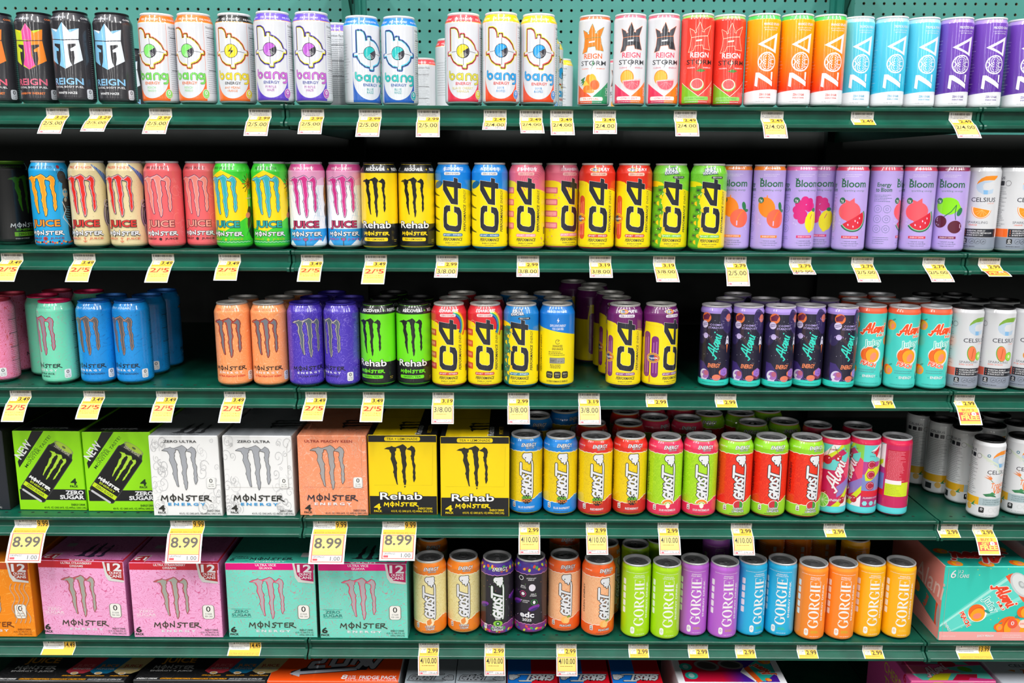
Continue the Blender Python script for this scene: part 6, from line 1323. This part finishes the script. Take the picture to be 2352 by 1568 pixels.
def t_pink(A, w, d):
    A.poly([(-60, 4), (-80, 40), (w / 2 - 2, 60), (w / 2 - 2, 4)], '#58c4b4'); A.poly([(-50, 4), (-20, 30), (10, 30), (-10, 4)], '#d8d41c'); A.poly([(0, 4), (20, 26), (60, 26), (50, 4)], '#c8143c'); A.poly([(-84, 26), (-70, 60), (20, 40), (30, 30)], '#e86a8c'); A.poly([(30, 2), (40, 14), (86, 8), (86, 2)], '#e03c8c')
    A.poly([(-80, 60), (-60, 90), (86, 80), (86, 60)], '#c8306c'); A.poly([(-30, 64), (0, 84), (50, 80), (60, 60)], '#5ab8b0'); A.ell(44, 44, 14, 9, '#5cb024', -20); A.ell(16, 64, 18, 12, '#b01838'); A.ell(46, 20, 9, 6, '#b01838'); alani(A, -20, 40, 60, '#e8c8d4', 4, 30, (1.2, '#b81848'))
def s_pink(A, d, h, s):
    if s > 0: return
    A.t('CHERRY', -70, 110, 22, '#d8d41c', w=100, b=-.005); A.t('TWIST', -70, 78, 22, '#d8d41c', w=90, b=-.005); A.t('6', -26, 140, 18, '#c8143c', w=12, b=.06)
def f_pink(A, w, h): A.poly([(-70, 120), (-40, 155), (-20, 155), (-50, 120)], '#d8d41c'); A.poly([(0, 120), (10, 155), (40, 155), (50, 120)], '#5cc4b4'); A.rect(50, 120, 84, 155, '#ec60a0')
carton('drinks_carton', 'pink carton with teal, lime and cherry pattern, bottom shelf right', GB, .8900, .021, Z6, 172, 200, 158, '#e85c9c', f_pink, t_pink, s_pink, side_m='#d8509c')
def t_cel(A, w, d): A.t('CELSIUS', -18, 62, 10, '#2a2e36', w=60, b=.03); A.t('Tropical', -4, 34, 16, '#b85c30', w=70, b=.03, sh=.3, rot=-6); A.poly([(-60, 50), (-48, 44), (-44, 50), (-50, 52)], '#c87a3c')
carton('drinks_carton', 'pale grey carton with orange script at right edge, bottom shelf', GB, 1.080, .012, Z6, 190, 200, 158, '#c6cbd6', None, t_cel, None)

# ---------------------------------------------------------------- price tags in the rails
YEL, YL2 = '#e6b93c', '#eccb6c'
def strip(mb, path, w, m):
    for a, b in zip(path, path[1:]):
        L = math.hypot(b[0] - a[0], b[1] - a[1]); ny, nz = (b[1] - a[1]) / L * -.00015, -(b[0] - a[0]) / L * -.00015
        mb.face([(w / 2, a[0] + ny, a[1] + nz), (-w / 2, a[0] + ny, a[1] + nz), (-w / 2, b[0] + ny, b[1] + nz), (w / 2, b[0] + ny, b[1] + nz)], m)
def label_art(A, w, L, price, unit, seed, big=False):
    A.rect(-w / 2, -L, w / 2, 0, '#d4d4d2'); k = '#2a2a2c'
    if not big:
        A.bars(-w / 2 + 6, -5.6, w / 2 - 3, -1.4, k, seed); A.rect(-w / 2 + 3, -5.8, -w / 2 + 4.2, -1.2, k)
        A.t('0000%d %05d' % (60000 + seed * 371 % 30000, seed * 7919 % 99999), 1, -8.8, 2.0, '#4a4a4e', w=24); A.lines(-w / 2 + 7, -11.8, w / 2 - 2, -9.6, 1, '#6a6a6e', seed, .9); A.lines(-w / 2 + 3, -10.6, -w / 2 + 6, -7, 2, '#6a6a6e', 2, .8)
        A.rect(-w / 2 + 2.2, -L, w / 2 - 1.4, -12.6, YEL); A.rect(-w / 2 + 3.4, -23.2, -w / 2 + 15.5, -13, '#d8d4c8')
        A.t(unit, -w / 2 + 9.4, -18, 3.6, '#3a3a38', w=9.4); A.t('PER OZ', -w / 2 + 9.6, -22, 2, '#6a6a64', w=7.6)
        A.t(price, w / 2 - 12, -22.6, 8.4, '#1c1c1a', w=19.5, b=.035); A.lines(-w / 2 + 4, -27.6, w / 2 - 3, -24.8, 1, '#b08c28', seed, 1.4)
    else:
        A.bars(-w / 2 + 14, -5, w / 2 - 24, -1, k, seed); A.rect(-w / 2 + 10, -6, -w / 2 + 11.6, -1, k); A.lines(-w / 2 + 3, -14, -w / 2 + 10, -1.5, 4, '#5a5a5e', seed, .9); A.t('0000%d' % (70847 + seed), -2, -8.4, 2, '#4a4a4e', w=18); A.lines(-w / 2 + 6, -16.5, 4, -10, 2, '#6a6a6e', seed, 1)
        A.rect(w / 2 - 23, -18.5, w / 2 - 1.2, 0, YEL); A.rect(-w / 2 + 2.4, -L, w / 2 - 1.2, -18.4, YEL)
        A.t(price, w / 2 - 12, -14.6, 12 if len(price) < 5 else 11.4, '#1c1c1a', w=19.6, b=.03); A.t(unit, w / 2 - 29, -11, 3.6, '#6a5a40', w=9)
TAGN = [0]
def price_tag(level, x, label, price, promo=None, save='', unit='0.218', w=40, wide=False, L2=None, phi=50, skew=0.0, sub=''):
    TAGN[0] += 1; sd = TAGN[0]
    root = empty('price_tag', (x, 0, DECK[level - 1])); tag(root, label, 'price tag', 'price tags on the %s shelf edge' % RNAME[level - 1])
    p1 = [(.0062, -.0070), (.0070, -.0196), (.0056, -.0210), (-.0068, -.0284), (-.0080, -.0298)]
    L = 1000 * sum(math.hypot(b[0] - a[0], b[1] - a[1]) for a, b in zip(p1, p1[1:]))
    A = Art('paper'); A.tf = lambda u, v: (u, -v); label_art(A, w, L, price, unit, sd, wide)
    if sub: A.t(sub, 1, -L + 2.4, 4.0, '#a8862c', w=w - 8, b=.01)
    mb = MB(); A.on_path(mb, p1); strip(mb, p1, w / 1000, ink('#d4d4d2', 'paper')); mb.obj('shelf_label', root)
    if promo:
        L2 = L2 or (38 if promo == '2/$5' else 36); a = math.radians(phi); sy, sz = p1[-1][0] - .0003, p1[-1][1] + .0012
        n = 5; path = [(sy, sz)]
        for i in range(n):
            aa = a * (1.12 - .24 * i / (n - 1)); path.append((path[-1][0] - math.sin(aa) * L2 / 1000 / n, path[-1][1] - math.cos(aa) * L2 / 1000 / n))
        A = Art('paper'); A.tf = lambda u, v: (u, -v); W = w + 1.0
        A.rect(-W / 2, -L2, W / 2, 0, '#d8d8d6')
        if promo == '2/$5':
            A.rect(-W / 2 + 2.5, -L2 + 2, W / 2 - 1.5, -.5, YL2); r_ = '#b8321c'
            A.t('2/', -7, -14, 10.5, r_, w=18, b=.04); A.t('$', 5, -8.4, 5.6, r_, w=4.6, b=.03); A.t('5', 12.4, -14, 10.5, r_, w=9, b=.05)
            A.t('MUST BUY 2 OR MORE', 0, -20.6, 3.2, '#d8981c', w=33, b=.04); A.t('TO RECEIVE THIS PRICE', 0, -25.4, 3.2, '#d8981c', w=33, b=.04); A.lines(-17, -34, 17, -30, 2, '#d0b04c', sd, .8)
        elif promo == 'FREE':
            A.rect(-W / 2 + 2, -L2 + 2, W / 2 - 2, -.5, YEL); A.t('BUY 2', 0, -7.4, 5, '#d8542c', w=22, b=.06); A.rect(-W / 2 + 2, -28, W / 2 - 2, -9.6, '#e8402c')
            A.t('GET', -4, -15.4, 4.6, '#fbd24c', w=14, b=.06); A.ell(9, -13.2, 4.4, 4.4, WHT, n=14); A.t('3', 9, -15.4, 4.6, '#d84a6c', w=3.4, b=.05); A.t('FREE', 1, -25.6, 9, '#fbd24c', w=32, b=.07); A.lines(-17, -33, 17, -29.6, 1, '#e8a04c', sd, 1)
        elif wide:
            A.rect(-W / 2 + 4, -L2 + 3.2, W / 2 - 3.2, -.6, '#d8584c'); A.rect(-W / 2 + 6, -L2 + 17, W / 2 - 5, -2, YL2); A.rect(-W / 2 + 6, -L2 + 4.6, W / 2 - 5, -L2 + 16, '#d8d8d6')
            A.t(promo, 0, -L2 + 30, 19, '#4a443c', w=50, b=.045); A.t('.140 PER OZ', 2, -L2 + 24.6, 2.6, '#e0a83c', w=18); A.t('PRICE GOOD THRU 11/04/25', 0, -L2 + 19, 4, '#e0b050', w=52)
            A.t('SAVINGS', -15, -L2 + 11.6, 3.6, '#3a3a3c', w=22, b=.02); A.rect(-26, -L2 + 6, -17, -L2 + 10, '#d8424c'); A.lines(-14, -L2 + 5.4, -2, -L2 + 10, 2, '#c8c8c8', 2, .9); A.t(save, 16, -L2 + 6.4, 7.4, '#2a2a2c', w=18)
        else:
            A.rect(-W / 2 + 2, -L2 + 2, W / 2 - 2, -.5, '#c0443c'); A.rect(-W / 2 + 3, -L2 + 9.4, W / 2 - 3, -1.2, YL2); A.rect(-W / 2 + 3, -L2 + 2.8, W / 2 - 3, -L2 + 8.8, '#d8d8d6')
            A.t(promo, 0, -13.2, 10, '#2c2a26', w=32, b=.02); A.lines(-13, -19, 13, -16.8, 1, '#8c7020', sd, 1.1)
            A.t('SAVINGS', -10, -L2 + 6.2, 2.2, '#3a3a3c', w=13, b=.02); A.rect(-16, -L2 + 3.4, -11.4, -L2 + 5.6, '#d8425c'); A.lines(-10, -L2 + 3, -3, -L2 + 5.6, 2, '#c0c0c4', 2, .6); A.t(save, 9, -L2 + 3.4, 3.8, '#2a2a2c', w=16)
        mb = MB(); A.on_path(mb, path); strip(mb, path, W / 1000, ink('#d4d4d2', 'paper'))
        if skew: mb.v = [(x + (sy - y) * skew, y, z) for x, y, z in mb.v]
        mb.obj('promo_strip', root)
    return root
TR = random.Random(11)
def tags(level, rows):
    for r in rows:
        x, price, promo, save, unit, under = r[:6]; k = dict(r[6]) if len(r) > 6 else {}
        wide = k.get('wide', False); lab = '%s tag%s, %s' % (price, (' with %s strip' % ('%s promo' % promo if promo != 'FREE' else 'red FREE promo')) if promo else ' without a strip', under)
        k.setdefault('phi', 42 + TR.random() * 16); k.setdefault('skew', (x * -.12 if x < 0 else x * -.1) + (TR.random() - .5) * .16)
        price_tag(level, x, lab, price, promo, save, unit, **k)
W_ = {'w': 66, 'wide': True, 'L2': 57, 'phi': 40}
tags(1, [(-.7975, '3.29', '2/5.00', '1.58 on 2', '0.206', 'under the lime pink orange helmet can'), (-.7218, '3.29', '2/5.00', '1.58 on 2', '0.206', 'under the blue-white helmet cans'), (-.6173, '2.99', '2/5.00', '.98 on 2', '0.187', 'under the left green target can'),
 (-.4431, '2.99', '2/5.00', '.98 on 2', '0.187', 'beside the left top shelf joint'), (-.3508, '2.99', '2/5.00', '.98 on 2', '0.187', 'under the right violet band can'), (-.2501, '2.99', '2/5.00', '.98 on 2', '0.187', 'under the left blue band can'),
 (-.1479, '2.99', '2/5.00', '.98 on 2', '0.187', 'under the gap after blue bands'), (-.0314, '2.49', '2/4.00', '.98 on 2', '0.208', 'under the left yellow band can', {'L2': 22}), (.0314, '2.49', '2/4.00', '.98 on 2', '0.208', 'under the right yellow band can'),
 (.0851, '2.49', '2/4.00', '.98 on 2', '0.208', 'under the gap before the tropical can'), (.1600, '2.49', '2/4.00', '.98 on 2', '0.208', 'between tropical and grapefruit cans', {'L2': 27}), (.3015, '2.49', '2/4.00', '.98 on 2', '0.208', 'under the red crown cans'),
 (.4535, '2.49', '2/4.00', '.98 on 2', '0.208', 'under the orange slim cans'), (.6116, '2.49', None, '', '0.208', 'under the sky blue slim cans'), (.7832, '2.49', '2/4.00', '.98 on 2', '0.208', 'at the right top shelf joint')])
tags(2, [(-.9039, '3.49', '2/$5', '', '0.218', 'at the left edge of the second shelf'), (-.7733, '3.49', '2/$5', '', '0.218', 'under the left sand coloured can'), (-.6311, '3.49', '2/$5', '', '0.218', 'under the coral pink cans'), (-.5108, '3.49', '2/$5', '', '0.218', 'under the green and yellow cans'),
 (-.3619, '3.49', '2/$5', '', '0.218', 'under the left magenta claw can'), (-.2467, '3.49', '2/$5', '', '0.218', 'under the black-banded yellow cans'), (-.1178, '2.99', '3/8.00', '.97 on 3', '0.187', 'under the left blue-topped can', {'L2': 22}), (.0282, '2.99', '3/8.00', '.97 on 3', '0.187', 'under the left pink swirl can', {'L2': 22}),
 (.1586, '3.19', '3/8.00', '1.57 on 3', '0.199', 'under the left red-topped can', {'L2': 24}), (.2741, '3.19', '3/8.00', '1.57 on 3', '0.199', 'under the left green candy can'), (.4029, '2.79', '2/5.00', '.58 on 2', '0.233', 'under the mango and peach cans'), (.5200, '2.79', '2/5.00', '.58 on 2', '0.233', 'under the raspberry lemon cans', {'L2': 20, 'phi': 72}),
 (.6323, '2.79', '2/5.00', '.58 on 2', '0.233', 'under the watermelon cans', {'phi': 60}), (.7611, '2.79', '2/5.00', '.58 on 2', '0.233', 'under the lime and cherries can', {'phi': 62}), (.8617, '2.99', 'FREE', '', '0.249', 'under the orange slice cans', {'phi': 80})])
tags(3, [(-.9147, '3.49', '2/$5', '', '0.218', 'at the left edge of the third shelf'), (-.7777, '3.49', '2/$5', '', '0.218', 'under the left bright blue can'), (-.6423, '3.49', '2/$5', '', '0.218', 'under the empty gap after blue cans'), (-.5158, '3.49', '2/$5', '', '0.218', 'under the left peach orange can'),
 (-.3644, '3.49', '2/$5', '', '0.218', 'under the violet cans'), (-.2572, '3.49', '2/$5', '', '0.225', 'under the lime green can'), (-.1276, '3.19', '3/8.00', '1.57 on 3', '0.199', 'under the rainbow striped cans', {'phi': 36}), (.0125, '2.99', '3/8.00', '.97 on 3', '0.187', 'under the blue-topped candy can', {'phi': 36}),
 (.1438, '3.19', '3/8.00', '1.57 on 3', '0.199', 'left of the purple ice pop cans', {'phi': 36}), (.2694, '2.99', None, '', '0.249', 'under the right purple ice pop can'), (.3981, '2.99', None, '', '0.249', 'under the leftmost planet can'), (.6903, '2.99', None, '', '0.249', 'under the turquoise peach cans'), (.8423, '2.99', 'FREE', '', '0.249', 'under the kiwi guava cans')])
tags(4, [(-.9196, '9.99', '8.99', '1.00', '0.156', 'under the left lime green carton', dict(W_, sub='MONSTER ENERGY ZERO 4PK CAN')), (-.6207, '9.99', '8.99', '1.00', '0.156', 'under the left white carton', dict(W_, sub='MONSTER ZERO ULTRA 4PK')), (-.3468, '9.99', '8.99', '1.00', '0.156', 'under the peach orange carton', dict(W_, sub='MONSTER ULTRA PEACHY KEEN')), (-.2141, '9.99', '8.99', '1.00', '0.156', 'under the left yellow-black carton', dict(W_, L2=50, sub='MONSTER REHAB 4PK CAN')),
 (.0348, '2.99', '4/10.00', '1.96 on 4', '0.187', 'under the blue-topped yellow cans', {'phi': 30, 'skew': 0}), (.1634, '2.99', '4/10.00', '1.96 on 4', '0.187', 'under the red-topped yellow cans', {'phi': 32}), (.3010, '2.99', '4/10.00', '1.96 on 4', '0.187', 'under the pink-topped lime cans', {'phi': 34}), (.4416, '2.99', '4/10.00', '1.96 on 4', '0.187', 'under the lime-topped red cans', {'phi': 34}),
 (.6194, '2.99', None, '', '0.249', 'under the swirled cherry cans'), (.8374, '2.99', None, '', '0.249', 'just right of the fourth shelf joint'), (.9045, '2.99', 'FREE', '', '0.249', 'under the white orange-script cans', {'phi': 48})])
tags(5, [(-.8904, '14.49', None, '', '0.201', 'under the left pink carton', {'w': 64, 'wide': True}), (-.5240, '14.49', None, '', '0.201', 'under the left mint carton', {'w': 64, 'wide': True, 'sub': 'ULTRA VICE GUAVE 6P 12Z'}), (-.1611, '2.99', '4/10.00', '1.96 on 4', '0.187', 'under the orange cream cans', {'phi': 22}), (-.0313, '2.99', '4/10.00', '1.96 on 4', '0.187', 'under the black and purple cans', {'phi': 22}), (.1103, '2.99', '4/10.00', '1.96 on 4', '0.187', 'under the peach cans, orange tops', {'phi': 22}),
 (.2525, '2.99', None, '', '0.249', 'under the lime slim cans'), (.3697, '2.99', None, '', '0.249', 'under the orchid purple cans'), (.4627, '2.99', None, '', '0.249', 'under the sky blue slim cans, fifth shelf'), (.5847, '2.99', None, '', '0.249', 'under the orange slim cans, fifth shelf'), (.7143, '2.99', None, '', '0.249', 'under the golden yellow slim cans'), (.9130, '13.99', None, '', '1.166', 'under the turquoise peach carton', {'w': 68, 'wide': True, 'sub': 'ALANI ENERGY DRINK-JUICY PEACH'})])
print('objects', len(bpy.data.objects), 'faces', sum(len(m.polygons) for m in bpy.data.meshes))
